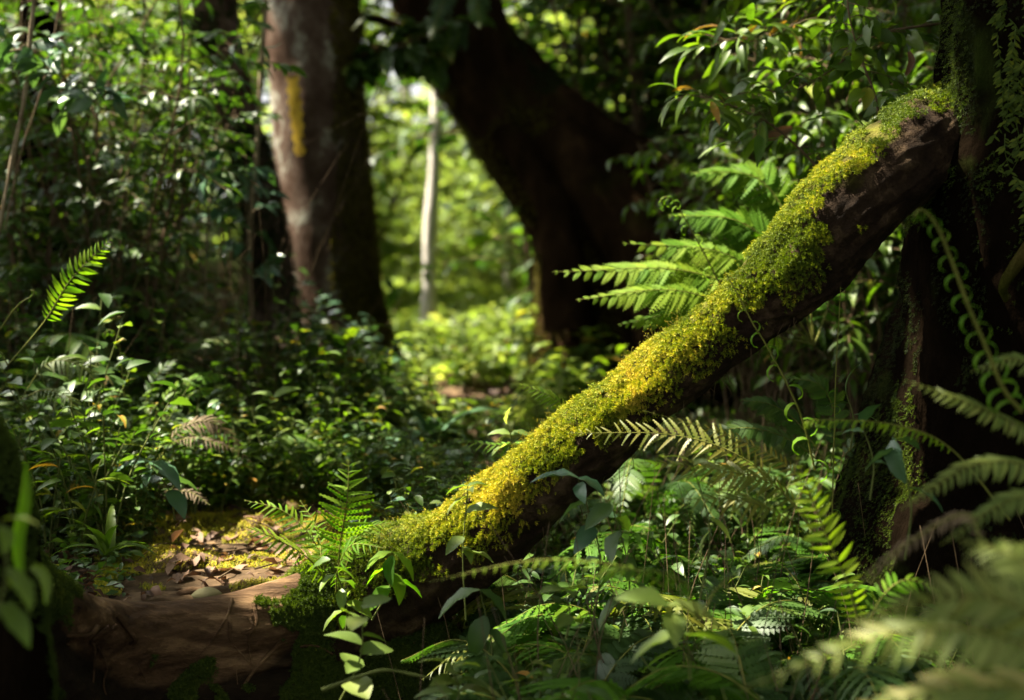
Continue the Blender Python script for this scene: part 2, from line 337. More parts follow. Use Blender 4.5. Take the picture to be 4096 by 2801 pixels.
# ------------------------------------------------------------------ moss scattered over a surface
def tuft_t(nb=10, seed=1):
    r = np.random.default_rng(seed); ts = []
    for k in range(nb):
        a = k*2.4+r.uniform(-.3, .3); z = (k+.3)/nb; el = .55+.65*z
        D = np.array([[math.cos(a)*math.cos(el), math.sin(a)*math.cos(el), math.sin(el)]])
        ts.append(xf(blade_t(1, .30, .8), frames(D, np.array([[0, 0, 1.0]]))[0]*(.52-.22*z)*r.uniform(.8, 1.2), (0, 0, .75*z)))
    return merge_t(ts)
TUFTS = [tuft_t(10, 1), tuft_t(9, 2), tuft_t(8, 3)]
def moss_on(mb, pos, nor, size, tone, down=0.35):
    """Small leafy shoots at pos, standing along nor and combed downhill."""
    n = len(pos); d = nrm(nor + np.array([0, 0, -1.0])*down + rng.normal(0, .28, (n, 3)))
    U = nrm(rng.normal(0, 1, (n, 3))); X = nrm(np.cross(d, U)); Y = np.cross(d, X)
    M = np.stack([X, Y, d], -1)*np.asarray(size)[:, None, None]; k = rng.integers(0, 3, n)
    for i in range(3): mb.inst(TUFTS[i], M[k == i], pos[k == i], np.asarray(tone)[k == i], grad=.28)
def tube_samples(V, D, n):
    a, b = V.shape[:2]; i = rng.random(n)*(a-1.001); j = rng.random(n)*b
    i0 = i.astype(int); j0 = j.astype(int) % b; j1 = (j0+1) % b; fi = (i-i0)[:, None]; fj = (j-np.floor(j))[:, None]
    f = lambda A: (A[i0, j0]*(1-fj)+A[i0, j1]*fj)*(1-fi) + (A[i0+1, j0]*(1-fj)+A[i0+1, j1]*fj)*fi
    return f(V), nrm(f(D)), i/(a-1)
def PX(rows):
    """Rows of pixel x, pixel y, radius in pixels, depth -> metres x, y, z, radius."""
    return np.array([[*P(x, y, d), r*d/FPX] for x, y, r, d in rows])

# ------------------------------------------------------------------ the mossy log
LOG = PX([(1015, 100, 52, 3.62), (975, 116, 51, 3.50), (938, 138, 48, 3.19), (893, 170, 50, 3.09), (854, 206, 50, 3.06), (820, 248, 47, 3.05), (784, 284, 42, 3.05),
          (742, 318, 37, 3.06), (693, 357, 35, 3.07), (643, 397, 34, 3.08), (594, 437, 36, 3.10), (549, 475, 39, 3.12), (507, 514, 43, 3.14),
          (466, 547, 47, 3.16), (422, 572, 52, 3.18), (375, 594, 56, 3.2), (332, 622, 58, 3.2), (290, 654, 50, 3.2), (262, 694, 40, 3.2)])
def build_log():
    root = thing('fallen_log', 'long moss covered fallen trunk slanting from the dark right tree down to the trail', 'log', LOG[12, :3])
    o0 = LOG[12, :3]; s = spline(LOG, 330); ax = nrm(s[-1, :3]-s[0, :3])
    def bump(v):
        q = v - ax*((v @ ax)[:, None]*0.86); r = fbm(q*26, 23, 4)
        return 0.020*fbm((v - ax*((v @ ax)[:, None]*0.6))*9, 21, 4) + 0.010*fbm(v*3.2, 5, 2) + 0.015*(0.3-np.abs(r)*1.6) + .010*np.clip(fbm(v*15, 51, 3), -.2, .5)
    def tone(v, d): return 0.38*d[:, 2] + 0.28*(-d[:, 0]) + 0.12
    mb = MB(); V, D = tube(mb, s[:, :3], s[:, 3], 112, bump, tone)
    mb.build('bark', M_LOG, root, o0)
    # moss
    pos, nor, u = tube_samples(V, D, 190000)
    px, py, dd = [np.array(c) for c in zip(*[proj(p) for p in pos])]
    up = nor @ nrm([-0.5, 0.1, 0.86]); nz = fbm(pos*7, 31, 4); streak = fbm((pos-ax*(pos@ax)[:, None]*.8)*14, 41, 3)
    lo = sstep(0.42, 0.28, u)            # 1 on the upper part of the log
    blend = sstep(0.23, 0.33, u); thr = (0.60-.45*sstep(.17, .10, u))*(1-blend) - 0.40*blend + 0.16*sstep(.55, .68, u)
    keep = (up + (0.34+.28*blend)*nz + 0.35*streak > thr) & (px > 250) & (px < 975)
    keep |= (u > 0.10) & (u < 0.34) & (streak + .4*nz > 0.03) & (up > -0.3) & (rng.random(len(u)) < .8)
    keep &= fbm(pos*24, 57, 3) > -.21-.10*sstep(.3, .45, u)+.22*sstep(.45, -.25, up)
    keep &= rng.random(len(u)) < (0.25 + 0.6*sstep(-0.3, 0.35, up))*(.45+.55*sstep(-.15, .25, fbm(pos*30, 53, 2)))
    pos, nor, u, up, nz, px = pos[keep], nor[keep], u[keep], up[keep], nz[keep], px[keep]
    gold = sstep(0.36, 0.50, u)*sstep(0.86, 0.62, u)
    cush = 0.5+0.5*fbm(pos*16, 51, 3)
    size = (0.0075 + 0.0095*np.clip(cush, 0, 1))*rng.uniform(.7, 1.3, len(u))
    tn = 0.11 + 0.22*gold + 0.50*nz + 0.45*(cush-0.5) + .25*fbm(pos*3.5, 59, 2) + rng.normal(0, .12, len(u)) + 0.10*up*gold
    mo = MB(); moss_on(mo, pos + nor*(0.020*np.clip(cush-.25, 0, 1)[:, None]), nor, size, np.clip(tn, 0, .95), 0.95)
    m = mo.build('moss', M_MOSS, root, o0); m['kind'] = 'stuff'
    # spore stalks standing on the crest
    st = MB(); sel = np.where((up > 0.72) & (u > 0.36) & (u < 0.8))[0]; sel = rng.choice(sel, 420, replace=False)
    cl = fbm(pos[sel]*20, 77, 2); sel = sel[cl > -0.1]
    for i in sel:
        d = nrm(nor[i]*1.0 + np.array([0, 0, .6]) + rng.normal(0, .35, 3)); l = rng.uniform(.012, .03); p0 = pos[i]
        p1 = p0 + d*l; p2 = p1 + nrm(d + np.array([rng.normal(0, .5), 0, -.3]))*l*.35
        twig(st, [p0, p1, p2], .00042, .0003, 3, 0.8, 0, 4); 
        twig(st, [p2, p2+np.array([0, 0, -.0022])], .0009, .0006, 4, 1.0, 0, 3)
    k = st.build('spore_stalks', M_OLIVE, root, o0); k['kind'] = 'stuff'
    # hanging rootlets below
    hr = MB()
    for k in range(46):
        i = int(rng.uniform(85, 235)); j = int(np.argmin(D[i, :, 2])); p = V[i, (j + rng.integers(-12, 13)) % 112]
        l = rng.uniform(.02, .07); twig(hr, [p, p+[rng.normal(0, .012), rng.normal(0, .01), -l*.6], p+[rng.normal(0, .02), rng.normal(0, .01), -l]], .0009, .0004, 3, .4)
    hr.build('rootlets', M_TWIG, root, o0)['kind'] = 'stuff'
    return V, D
LOGV, LOGD = build_log()

# ------------------------------------------------------------------ big trunks
def trunk_bump(a, f, seed, st=0.4):
    return lambda v: a*fbm(v*[f, f, f*st], seed, 5)
def moss_part(V, D, n, root, off, mat_, size, keepf, tonef, down=0.8, name='moss'):
    pos, nor, u = tube_samples(V, D, n); k = keepf(pos, nor, u); pos, nor, u = pos[k], nor[k], u[k]
    mo = MB(); moss_on(mo, pos, nor, size*rng.uniform(.6, 1.4, len(u)), np.clip(tonef(pos, nor, u), 0, 1), down)
    m = mo.build(name, mat_, root, off); m['kind'] = 'stuff'
ADDED_SHADE = [(P(x, y, d), r) for x, y, d, r in [(920, 280, 3.1, .10), (890, 380, 2.95, .12), (930, 350, 3.0, .12), (900, 450, 2.9, .12), (985, 250, 3.0, .15), (1010, 60, 3.0, .12), (980, 120, 3.0, .1), (985, 160, 2.9, .12), (975, 200, 2.9, .12), (1010, 230, 2.8, .15), (960, 60, 3.0, .08), (940, 230, 3.0, .1), (900, 330, 3.0, .1),  # spots darkened by extra crown leaves added along the sun rays
    (880, 560, 2.6, .2), (960, 520, 2.5, .2), (740, 540, 2.9, .15), (660, 650, 2.5, .2), (760, 650, 2.4, .2), (460, 610, 3.0, .08),
    (870, 470, 2.9, .1), (600, 250, 6.7, .35), (560, 150, 6.6, .3), (470, 40, 6.6, .25), (700, 610, 2.7, .2), (610, 610, 2.8, .2), (800, 570, 2.7, .2), (520, 640, 2.7, .15), (640, 540, 2.9, .12), (200, 650, 2.9, .12), (300, 640, 3.0, .12), (130, 650, 2.85, .1), (400, 640, 3.0, .08), (520, 560, 3.1, .04)]]
def crown(root, off, cx, cy, z0, z1, rx, ry, n, seed, lit=(), L=0.2, name='crown', lim=None):
    r = np.random.default_rng(seed); p = r.uniform(-1, 1, (n*3, 3)); p = p[(p**2).sum(1) < 1][:n]
    q = np.stack([cx + p[:, 0]*rx, cy + p[:, 1]*ry, (z0+z1)/2 + p[:, 2]*(z1-z0)/2], -1)
    c = fbm(q*[.9, .9, .9], seed, 3); q = q[c > -0.07]
    if len(lit):
        ex = []
        for (l, rad) in ADDED_SHADE:  # added leaves, out of view, that only block the sun
            t = (r.uniform(z0, z1, 34)-l[2])/S[2]; ex.append(l + t[:, None]*S + r.normal(0, rad*.7, (34, 3)))
        ex = np.vstack(ex); ex = ex[(((ex[:, 0]-cx)/rx)**2 + ((ex[:, 1]-cy)/ry)**2) < 1.0]; q = np.vstack([q, ex])
    for (l, rad) in lit:  # leaves taken out along the sun rays to shape the light
        w = q - l; t = w @ S; d = np.linalg.norm(w - t[:, None]*S, axis=1); q = q[(d > rad+.10) | (t < 0)]
    if lim is not None: q = q[lim(q)]
    m = len(q); a = r.uniform(0, 2*math.pi, m)
    D = np.stack([np.cos(a), np.sin(a), r.uniform(-.8, .3, m)], -1); U = nrm(np.array([0, 0, 1.0]) + r.normal(0, .45, (m, 3)))
    mb = MB(); mb.inst(T_LO, frames(D, U)*(L*r.uniform(.6, 1.3, m))[:, None, None], q, np.clip(r.normal(.5, .2, m), 0, 1))
    return mb.build(name, M_CAN, root, off)
# gaps cut into the crowns overhead so the sun reaches these places: (point, radius)
LIT = [(P(x, y, d), r) for x, y, d, r in [
    (470, 495, 3.1, .17), (520, 450, 3.1, .17), (570, 415, 3.1, .19), (625, 370, 3.1, .20), (680, 330, 3.05, .19), (730, 280, 3.05, .17), (775, 225, 3.05, .15),
    (820, 165, 3.05, .13), (880, 120, 3.05, .12), (925, 100, 3.05, .10), (420, 520, 3.2, .12),
    (348, 480, 3.15, .17), (300, 520, 3.2, .15), (350, 545, 3.1, .14), (235, 545, 3.7, .13), (230, 525, 3.9, .08), (290, 575, 3.3, .03), (180, 575, 3.4, .03), (150, 614, 2.95, .01), (250, 600, 3.05, .02), (200, 520, 3.9, .04),
    (650, 275, 3.95, .34), (580, 278, 3.92, .26), (710, 240, 4.0, .3), (725, 185, 4.1, .22), (90, 255, 3.6, .14), (75, 300, 3.6, .08),
    (272, 388, 4.1, .09), (508, 412, 3.5, .06), (440, 488, 4.9, .2), (230, 330, 4.8, .06), (340, 440, 4.35, .13), (270, 465, 4.15, .08), (400, 450, 4.6, .10), (300, 350, 5.2, .13), (360, 360, 5.5, .15), (250, 400, 4.6, .10), (330, 395, 5.0, .14), (410, 445, 4.9, .08), (180, 450, 4.0, .02), (110, 450, 3.8, .01), (220, 240, 5.2, .03), (300, 480, 4.2, .04), (120, 120, 5.0, .04), (430, 385, 4.75, .10), (260, 360, 4.6, .05), (200, 400, 4.3, .03), (800, 490, 2.4, .10), (560, 570, 2.2, .12),
    (620, 470, 2.9, .06), (690, 480, 2.9, .09), (185, 390, 4.2, .1), (22, 455, 2.3, .05), (35, 500, 2.3, .03), (480, 350, 8.2, .8), (500, 375, 6.8, .45), (420, 385, 6.2, .2), (450, 410, 5.6, .12), (330, 420, 4.7, .12), (280, 450, 4.4, .08), (380, 440, 4.8, .12), (800, 75, 4.6, .3), (760, 40, 4.6, .25), (860, 50, 3.8, .16),
    (345, 625, 2.7, .10), (985, 420, 2.2, .03), (900, 640, 1.63, .04), (820, 665, 1.65, .03), (985, 650, 1.6, .03), (740, 380, 2.9, .08)]]

def build_right_tree():
    b = P(1105, 430, 3.15); root = thing('tree', 'huge dark shaded tree at the right edge with moss hanging on its bark', 'tree', b)
    s = spline(PX([(1110, -700, 150, 3.27), (1108, -200, 152, 3.22), (1105, 0, 158, 3.15), (1100, 130, 165, 3.15), (1092, 230, 172, 3.15), (1083, 320, 182, 3.25), (1078, 400, 196, 3.29), (1072, 470, 215, 3.34), (1066, 560, 240, 3.37)]), 300)
    def bump(v): return 0.045*fbm(v*[7, 7, 2.2], 61, 5) + 0.02*fbm(v*[22, 22, 9], 62, 3) + .016*(.25-np.abs(fbm(v*[14, 14, 3.5], 63, 4))*1.7)
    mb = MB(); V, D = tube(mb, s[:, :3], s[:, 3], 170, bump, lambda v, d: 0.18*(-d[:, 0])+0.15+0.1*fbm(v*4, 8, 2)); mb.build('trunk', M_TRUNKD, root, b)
    moss_part(V, D, 60000, root, b, M_MOSSG, 0.012, lambda p, n, u: (n[:, 1] < 0.35) & (n[:, 0] < -0.35) & (fbm(p*[8, 8, 3], 65, 3) > -0.02) , lambda p, n, u: .32+.35*fbm(p*9, 5, 2)+rng.normal(0, .1, len(p)))
    moss_part(V, D, 60000, root, b, M_MOSSD, 0.010, lambda p, n, u: (n[:, 1] < 0.4) & (fbm(p*[9, 9, 4], 67, 3) > -.05), lambda p, n, u: .35+.45*fbm(p*9, 5, 2)+rng.normal(0, .1, len(p)), name='bark_moss')
    # hanging sprays of moss
    hm = MB(); 
    for k in range(110):
        px = rng.uniform(944, 985) if k < 75 else rng.uniform(985, 1024); py = rng.uniform(-10, 200) if k < 75 else rng.uniform(90, 220)
        y0 = P(px, py, 3.3); c = s[np.argmin(np.abs(s[:, 2]-y0[2]))]; dx = y0[0]-c[0]
        if abs(dx) > c[3]: dx = -c[3]*.98
        p = np.array([y0[0], c[1]-math.sqrt(max(0.0004, c[3]**2-dx**2))-0.015, y0[2]]); l = .02+.10*rng.random()**2
        pts = spline([p, p+[rng.normal(0, .01), -.012, -l*.5], p+[rng.normal(0, .015), -.006, -l]], 7); twig(hm, pts, .0014, .0005, 3, .4, 0, 7)
        m = 16; t = rng.random(m); q = np.array([np.interp(t, np.linspace(0, 1, 7), pts[:, i]) for i in range(3)]).T
        Dv = np.stack([rng.choice([-1, 1], m)*.8, rng.normal(0, .35, m)-.2, -rng.uniform(.3, .9, m)], -1)
        hm.inst(blade_t(1, .35, .6), frames(Dv, np.tile([0, -1.0, .3], (m, 1)))*rng.uniform(.010, .022, m)[:, None, None], q, np.clip(rng.normal(.45, .2, m), 0, 1))
    hm.build('hanging_moss', M_MOSSG, root, b)
    rt = MB(); tube(rt, spline(PX([(1040, 235, 12, 2.86), (1018, 262, 10, 2.84), (1004, 285, 8, 2.85), (1006, 300, 5, 2.88)]), 20)[:, :3], np.linspace(.018, .008, 20), 10, trunk_bump(.006, 20, 3)); rt.build('aerial_root', M_TRUNKB, root, b)
    crown(root, b, 2.2, 2.6, 4.3, 7.2, 3.6, 4.4, 16000, 71, LIT)
build_right_tree()

def build_blaze_tree():
    b = P(330, 312, 6.5); root = thing('tree', 'red brown trunk with a yellow painted mark and grey lichen', 'tree', b)
    s = spline(PX([(305, -900, 38, 6.5), (308, -300, 44, 6.5), (312, 0, 47, 6.5), (316, 80, 46, 6.5), (321, 150, 46, 6.5), (326, 210, 46, 6.5), (329, 260, 48, 6.5), (331, 300, 51, 6.5), (333, 330, 56, 6.5), (335, 360, 66, 6.5)]), 130)
    mb = MB(); V, D = tube(mb, s[:, :3], s[:, 3], 64, lambda v: .018*fbm(v*[5, 5, 2], 81, 4)+.03*fbm(v*1.5, 2, 2)*0, lambda v, d: 0.62*sstep(-0.1, 0.45, d[:, 0]+0.25*d[:, 1]) + 0.12*fbm(v*3, 4, 2) - 0.06 + .25*sstep(1.5, 1.0, v[:, 2])*(d[:, 0] > 0))
    mb.build('trunk', M_RED, root, b)
    # painted blaze, lying on the bark
    y0, y1 = P(300, 76, 6.3)[2], P(300, 156, 6.3)[2]; n = 26; sides = 7; zz = np.linspace(y0, y1, n); X = []
    for k, z in enumerate(zz):
        c = s[np.argmin(np.abs(s[:, 2]-z))]; hw = .030*(1-.35*abs(k/n-.35)) + .007*math.sin(k*1.7)
        for j in range(sides):
            dx = -.075 + k*0.0004 + (j/(sides-1)-.5)*2*hw; v = np.array([[c[0]+dx, c[1]-math.sqrt(c[3]**2-dx**2), z]]); X.append(v[0] + [0, -.024-.3*abs(.018*fbm(v*[5, 5, 2], 81, 4)[0]), 0])
    i = (np.arange(n-1)*sides)[:, None]; j = np.arange(sides-1)[None, :]
    pm = MB(); pm.add(np.array(X), np.stack([i+j, i+j+1, i+sides+j+1, i+sides+j], -1).reshape(-1, 4)); pm.build('painted_mark', M_PAINT, root, b)
    moss_part(V, D, 26000, root, b, M_MOSSO, 0.026, lambda p, n, u: (n[:, 0]+.25*n[:, 1]+.5*fbm(p*4, 91, 3) > 0.12) & (n[:, 1] < .6), lambda p, n, u: .45+.4*fbm(p*5, 7, 2)+rng.normal(0, .1, len(p)))
    crown(root, b, -1.4, 4.6, 4.6, 7.8, 3.9, 3.4, 16000, 72, LIT)
build_blaze_tree()

def build_leaning_tree():
    b = P(610, 330, 6.9); root = thing('tree', 'big black leaning trunk arching over the bright gap in the forest', 'tree', b)
    d = 6.9; bm = lambda v: .035*fbm(v*[3.5, 3.5, 2], 101, 5) + .03*(.25-np.abs(fbm(v*[7, 7, 3.5], 102, 4))*1.5)
    s = spline(PX([(330, -700, 40, d), (390, -260, 48, d), (424, -60, 50, d), (446, 0, 51, d), (476, 60, 48, d), (508, 110, 48, d), (542, 165, 47, d), (574, 215, 49, d), (594, 270, 56, d), (604, 330, 68, d), (608, 390, 82, d)]), 130)
    mb = MB(); tn = lambda v, dd: 0.12+0.14*dd[:, 2]; V, D = tube(mb, s[:, :3], s[:, 3], 56, bm, tn)
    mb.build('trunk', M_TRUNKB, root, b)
    r2 = spline(PX([(470, 30, 36, d), (520, 88, 34, d), (580, 132, 28, d-.1), (638, 165, 26, d-.2), (695, 196, 28, d-.3), (740, 250, 36, d-.4)]), 60)
    moss_part(V, D, 22000, root, b, M_MOSSO, 0.028, lambda p, n, u: (n[:, 1] < .5) & (fbm(p*3, 112, 3) > -.02), lambda p, n, u: .45+.5*fbm(p*5, 7, 2)+rng.normal(0, .1, len(p)))
    mb = MB(); V2, D2 = tube(mb, r2[:, :3], r2[:, 3], 36, bm, tn); mb.build('buttress_root', M_TRUNKB, root, b)
    r3 = spline(PX([(552, 150, 38, d-.15), (612, 200, 42, d-.3), (660, 262, 50, d-.4), (695, 330, 66, d-.5), (700, 390, 80, d-.5)]), 50)
    mb = MB(); V3, D3 = tube(mb, r3[:, :3], r3[:, 3], 36, bm, tn); mb.build('buttress_root', M_TRUNKB, root, b)
    r4 = spline(PX([(505, 130, 16, d-.25), (545, 190, 18, d-.35), (560, 240, 20, d-.4), (570, 330, 26, d-.4)]), 40)
    mb = MB(); tube(mb, r4[:, :3], r4[:, 3], 20, bm, tn); mb.build('buttress_root', M_TRUNKB, root, b)
    for pts in ([(470, 70, 10, d), (435, 66, 8, d), (400, 52, 6, d), (352, 48, 4, d-.1)], [(458, 50, 8, d), (420, 38, 6, d), (380, 20, 4, d), (340, 12, 3, d-.2)], [(435, 66, 5, d), (418, 74, 4, d), (395, 70, 2.5, d)]):
        q = spline(PX(pts), 24); mb = MB(); tube(mb, q[:, :3], q[:, 3], 8, trunk_bump(.01, 9, 4), 0.1); mb.build('branch', M_TRUNKB, root, b)
    moss_part(V2, D2, 9000, root, b, M_MOSSD, 0.03, lambda p, n, u: (n[:, 2] > .1) & (fbm(p*3, 111, 3) > 0), lambda p, n, u: .4+.4*fbm(p*5, 7, 2))
    crown(root, b, .4, 5.6, 4.6, 7.8, 3.4, 3.0, 14000, 73, LIT)
build_leaning_tree()

def small_trunk(rows, label, m, name='tree', seed=5, tone=.3, moss=0, crn=None):
    b = P(rows[-1][0], rows[-1][1], rows[-1][3]); root = thing(name, label, 'tree', b)
    s = spline(PX(rows), 90); mb = MB(); V, D = tube(mb, s[:, :3], s[:, 3], 28, trunk_bump(.012, 7, seed), tone); mb.build('trunk', m, root, b)
    if moss: moss_part(V, D, moss, root, b, M_MOSSD, 0.024, lambda p, n, u: (n[:, 1] < .5) & (fbm(p*4, seed, 3) > -.1), lambda p, n, u: .4+.4*fbm(p*5, 7, 2))
    if crn: crown(root, b, *crn)
    return root
small_trunk([(190, -900, 18, 5.5), (205, -300, 21, 5.5), (214, 0, 22, 5.5), (222, 50, 21, 5.5), (236, 105, 19, 5.5), (252, 160, 18, 5.5), (266, 230, 20, 5.5), (275, 330, 24, 5.5)], 'slim mossy curved trunk close behind the yellow marked trunk', M_RED, seed=15, tone=.25, moss=9000, crn=(-3.6, 3.2, 4.2, 7.0, 2.8, 3.2, 10000, 74, LIT))
small_trunk([(45, -900, 18, 5.6), (42, -100, 21, 5.6), (40, 60, 22, 5.6), (44, 180, 23, 5.6), (46, 330, 27, 5.6), (46, 430, 34, 5.6)], 'black shaded upright trunk behind the leaves at the upper left edge', M_TRUNKD, seed=16, tone=.1, crn=(-3.4, -0.4, 4.4, 7.0, 3.4, 3.4, 12000, 75, LIT))

# left edge stump and worn root
def build_stump():
    b = P(-40, 700, 2.35); root = thing('stump', 'blurred mossy stump cut by the left edge of the picture', 'stump', b)
    s = spline(PX([(-85, 415, 30, 2.35), (-50, 450, 52, 2.35), (-33, 500, 58, 2.35), (-26, 560, 60, 2.35), (-22, 640, 62, 2.35), (-14, 740, 75, 2.35), (5, 850, 120, 2.35)]), 70)
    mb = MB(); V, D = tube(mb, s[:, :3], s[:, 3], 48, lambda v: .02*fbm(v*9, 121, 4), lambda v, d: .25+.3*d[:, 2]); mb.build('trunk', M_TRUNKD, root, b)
    moss_part(V, D, 26000, root, b, M_MOSSG, 0.010, lambda p, n, u: (n[:, 0]*.5+n[:, 2]+.6*fbm(p*8, 123, 3) > .55), lambda p, n, u: .3+.3*fbm(p*8, 7, 2)+.25*n[:, 2], .4)
build_stump()
def build_root():
    b = P(180, 640, 2.95); root = thing('exposed_root', 'thick worn brown root sagging across the trail edge', 'root', b)
    top = spline(pxc([(-60, 480, 2.62), (10, 530, 2.68), (45, 567, 2.74), (88, 599, 2.85), (132, 610, 2.93), (176, 611, 2.98), (229, 604, 3.03), (286, 588, 3.08), (330, 577, 3.12), (385, 590, 3.16), (450, 640, 3.16), (500, 700, 3.12)]), 420)
    pr = spline(np.array([(-.13, -.09, 0), (-.085, -.02, 0), (-.05, .010, 0), (-.015, .014, 0), (.018, -.002, 0), (.042, -.034, 0), (.050, -.075, 0), (.045, -.115, 0), (.050, -.16, 0), (.07, -.20, 0), (.085, -.26, 0), (.10, -.34, 0), (.11, -.45, 0), (.13, -.7, 0)]), 120)
    T = nrm(np.gradient(top, axis=0)*[1, 1, 0]); F = np.stack([T[:, 1], -T[:, 0], 0*T[:, 0]], -1)
    V = top[:, None, :] + F[:, None, :]*pr[None, :, 0:1] + np.array([0, 0, 1.0])*pr[None, :, 1:2]
    v = V.reshape(-1, 3); dn = np.tile(-pr[:, 1], len(top)); wob = np.concatenate([v[:, :1]*1.6, v[:, 1:2]*5, v[:, 2:]*9 + 1.1*fbm(v*[2.2, 2.2, 2.2], 135, 2)[:, None]], 1)
    low = sstep(.06, .2, dn); r = fbm(wob*2.4, 132, 4)
    g = fbm(wob*[3, 3, 6], 139, 4); h = .022*fbm(wob, 131, 4)*(.2+low) + .009*(0.25-np.abs(r)*1.7) + .007*g + low*.022*fbm(v*[6, 6, 9], 136, 5) + low*.012*(.3-np.abs(fbm(v*14, 137, 3))*2)
    V = V + (F[:, None, :]*h.reshape(len(top), 120, 1)) + np.array([0, 0, .35])*h.reshape(len(top), 120, 1)*(1-low.reshape(len(top), 120, 1))
    v = V.reshape(-1, 3); n = 120; i = (np.arange(len(top)-1)*n)[:, None]; j = np.arange(n-1)[None, :]
    mb = MB(); px = np.repeat(proj_x(top), n)
    mb.add(v, np.stack([i+j, i+n+j, i+n+j+1, i+j+1], -1).reshape(-1, 4), -.2 + .4*fbm(v*7, 9, 3) + .45*sstep(250, 330, px) + .3*sstep(90, 30, px) + 1.05*sstep(.05, .19, dn)); mb.build('wood', M_ROOT, root, b)
    m = 130000; a = rng.random(m)*(len(top)-1.01); c = rng.random(m)*(n-1.01); p = V[a.astype(int), c.astype(int)] + rng.normal(0, .003, (m, 3)); nn = nrm(F[a.astype(int)] + [0, 0, .5]); px = proj_x(p); f = fbm(p*8, 133, 3); dd = np.interp(c, np.arange(n), -pr[:, 1])
    edge = lambda a, b, w: sstep(a-w, a+w, px)*sstep(b+w, b-w, px)
    cov = np.maximum(.62*edge(150, 168, 40)*sstep(.02, .09, dd)*sstep(.3, .16, dd), np.maximum(1.15*sstep(255, 345, px), .6*sstep(85, 50, px)))
    k = (f*.9 + .5*fbm(p*22, 138, 2) + cov > .50) & (dd < .5) & (px < 480)
    mo = MB(); moss_on(mo, p[k], nn[k], .011*rng.uniform(.6, 1.5, k.sum()), np.clip(.3+.45*f[k]+rng.normal(0, .1, k.sum()), 0, 1), .6); mo.build('moss', M_MOSSG, root, b)['kind'] = 'stuff'
    rl = MB()
    for q in range(11):
        a0 = int(np.argmin(np.abs(proj_x(top)-rng.uniform(60, 330)))); c0 = rng.integers(30, 62); da = rng.integers(-60, 60); pp = [V[np.clip(a0+int(da*t), 0, len(top)-1), min(c0+int(30*t), 110)]+F[a0]*rng.uniform(.002, .012) for t in (0, .3, .6, 1)]; pp = [x + rng.normal(0, .012, 3)*[1, .2, 1] for x in pp]
        twig(rl, pp, rng.uniform(.003, .008), .001, 5, .1)
    rl.build('rootlets', M_ROOT, root, b)['kind'] = 'stuff'
build_root()

# ------------------------------------------------------------------ plants
def curve_at(pts, t):
    n = len(pts); return np.array([np.interp(t, np.linspace(0, 1, n), pts[:, i]) for i in range(3)]).T
def frond(mb, ctrl, width, pairs=18, T=T_SER, face=(0, -.6, .8), t0=.18, peak=.35, ang=28, droop=.25, tone=.5, rr=.002, tipcurl=0, mi=0, rmi=1, jit=.10, tj=.2):
    """Rachis along ctrl with pairs of pinnae; width = longest pinna in metres."""
    pts = spline(ctrl, 40); Tn = nrm(np.gradient(pts, axis=0)); face = nrm(face)
    tube(mb, pts, np.linspace(rr, rr*.25, 40), 5, None, .5, rmi)
    t = np.linspace(t0, .985, pairs)
    q = curve_at(pts, t); tg = nrm(curve_at(Tn, t)); X = nrm(np.cross(tg, face)); Z = np.cross(X, tg); Z = np.where((Z @ face)[:, None] < 0, -Z, Z)
    s = (t-t0)/(1-t0); miss = rng.random((2, pairs)) < .035
    prof = np.where(s < peak, .55+.45*np.sin(s/peak*math.pi/2), np.cos(np.clip((s-peak)/(1-peak), 0, 1)*math.pi/2)**.85)+.04
    for sd in (-1, 1):
        a = R(ang) + s*R(22) + rng.normal(0, jit, pairs)
        D = X*sd*np.cos(a)[:, None] + tg*np.sin(a)[:, None] + np.array([0, 0, -1.0])*(droop*(1-s*.5)*rng.uniform(.6, 1.4, pairs))[:, None]
        L = width*prof*rng.uniform(.82, 1.1, pairs)
        Zr = Z + rng.normal(0, jit*2.5, (pairs, 3)); L = np.where(miss[(sd+1)//2], L*rng.uniform(.15, .6, pairs), L)
        mb.inst(T, frames(D, Zr)*L[:, None, None], q, np.clip(tone+rng.normal(0, tj*.6, pairs)+rng.normal(0, tj*.4), 0, 1), mi)
FERN_MATS = {}
def frond_obj(root, off, ctrl, m, **kw):
    mb = MB(); frond(mb, ctrl, **kw); return mb.build('frond', [m, M_RACH], root, off)

def fern_px(label, specs, m, group=None, name='fern', **kw):
    """A fern whose fronds are given as pixel/depth control rows (base first) plus the longest pinna in pixels."""
    b = pxc(specs[0][0])[0]; root = thing(name, label, 'fern', b, group)
    for rows, wpx, o in specs:
        k = dict(kw); k.update(o); mm = k.pop('m', m); frond_obj(root, b, pxc(rows), mm, width=wpx*rows[len(rows)//2][2]/FPX, **k)
    return root
fern_px('bright sunlit fern with upright triangular fronds at the foot of the mossy log', [
    ([(336, 600, 3.12), (340, 545, 3.1), (347, 500, 3.08), (349, 459, 3.1)], 31, dict(pairs=17, peak=.30, t0=.25, face=(0, -1, .1), droop=.05, ang=10, tone=.75)),
    ([(334, 598, 3.12), (316, 545, 3.12), (285, 512, 3.14), (244, 500, 3.16)], 20, dict(pairs=18, droop=.35, tone=.75)),
    ([(336, 596, 3.12), (310, 560, 3.05), (278, 540, 3.0), (246, 527, 2.98)], 22, dict(pairs=16, droop=.3, tone=.85)),
    ([(338, 596, 3.12), (350, 555, 3.1), (362, 530, 3.1), (392, 522, 3.1)], 20, dict(pairs=14, droop=.25, tone=.8)),
    ([(336, 598, 3.1), (338, 570, 3.0), (352, 545, 2.95), (384, 548, 2.9)], 18, dict(pairs=14, droop=.35, tone=.6)),
    ([(334, 598, 3.12), (322, 560, 3.1), (318, 530, 3.15), (300, 500, 3.2)], 20, dict(pairs=15, droop=.2, tone=.8))], M_FERN, T=T_SER, rr=.0018)
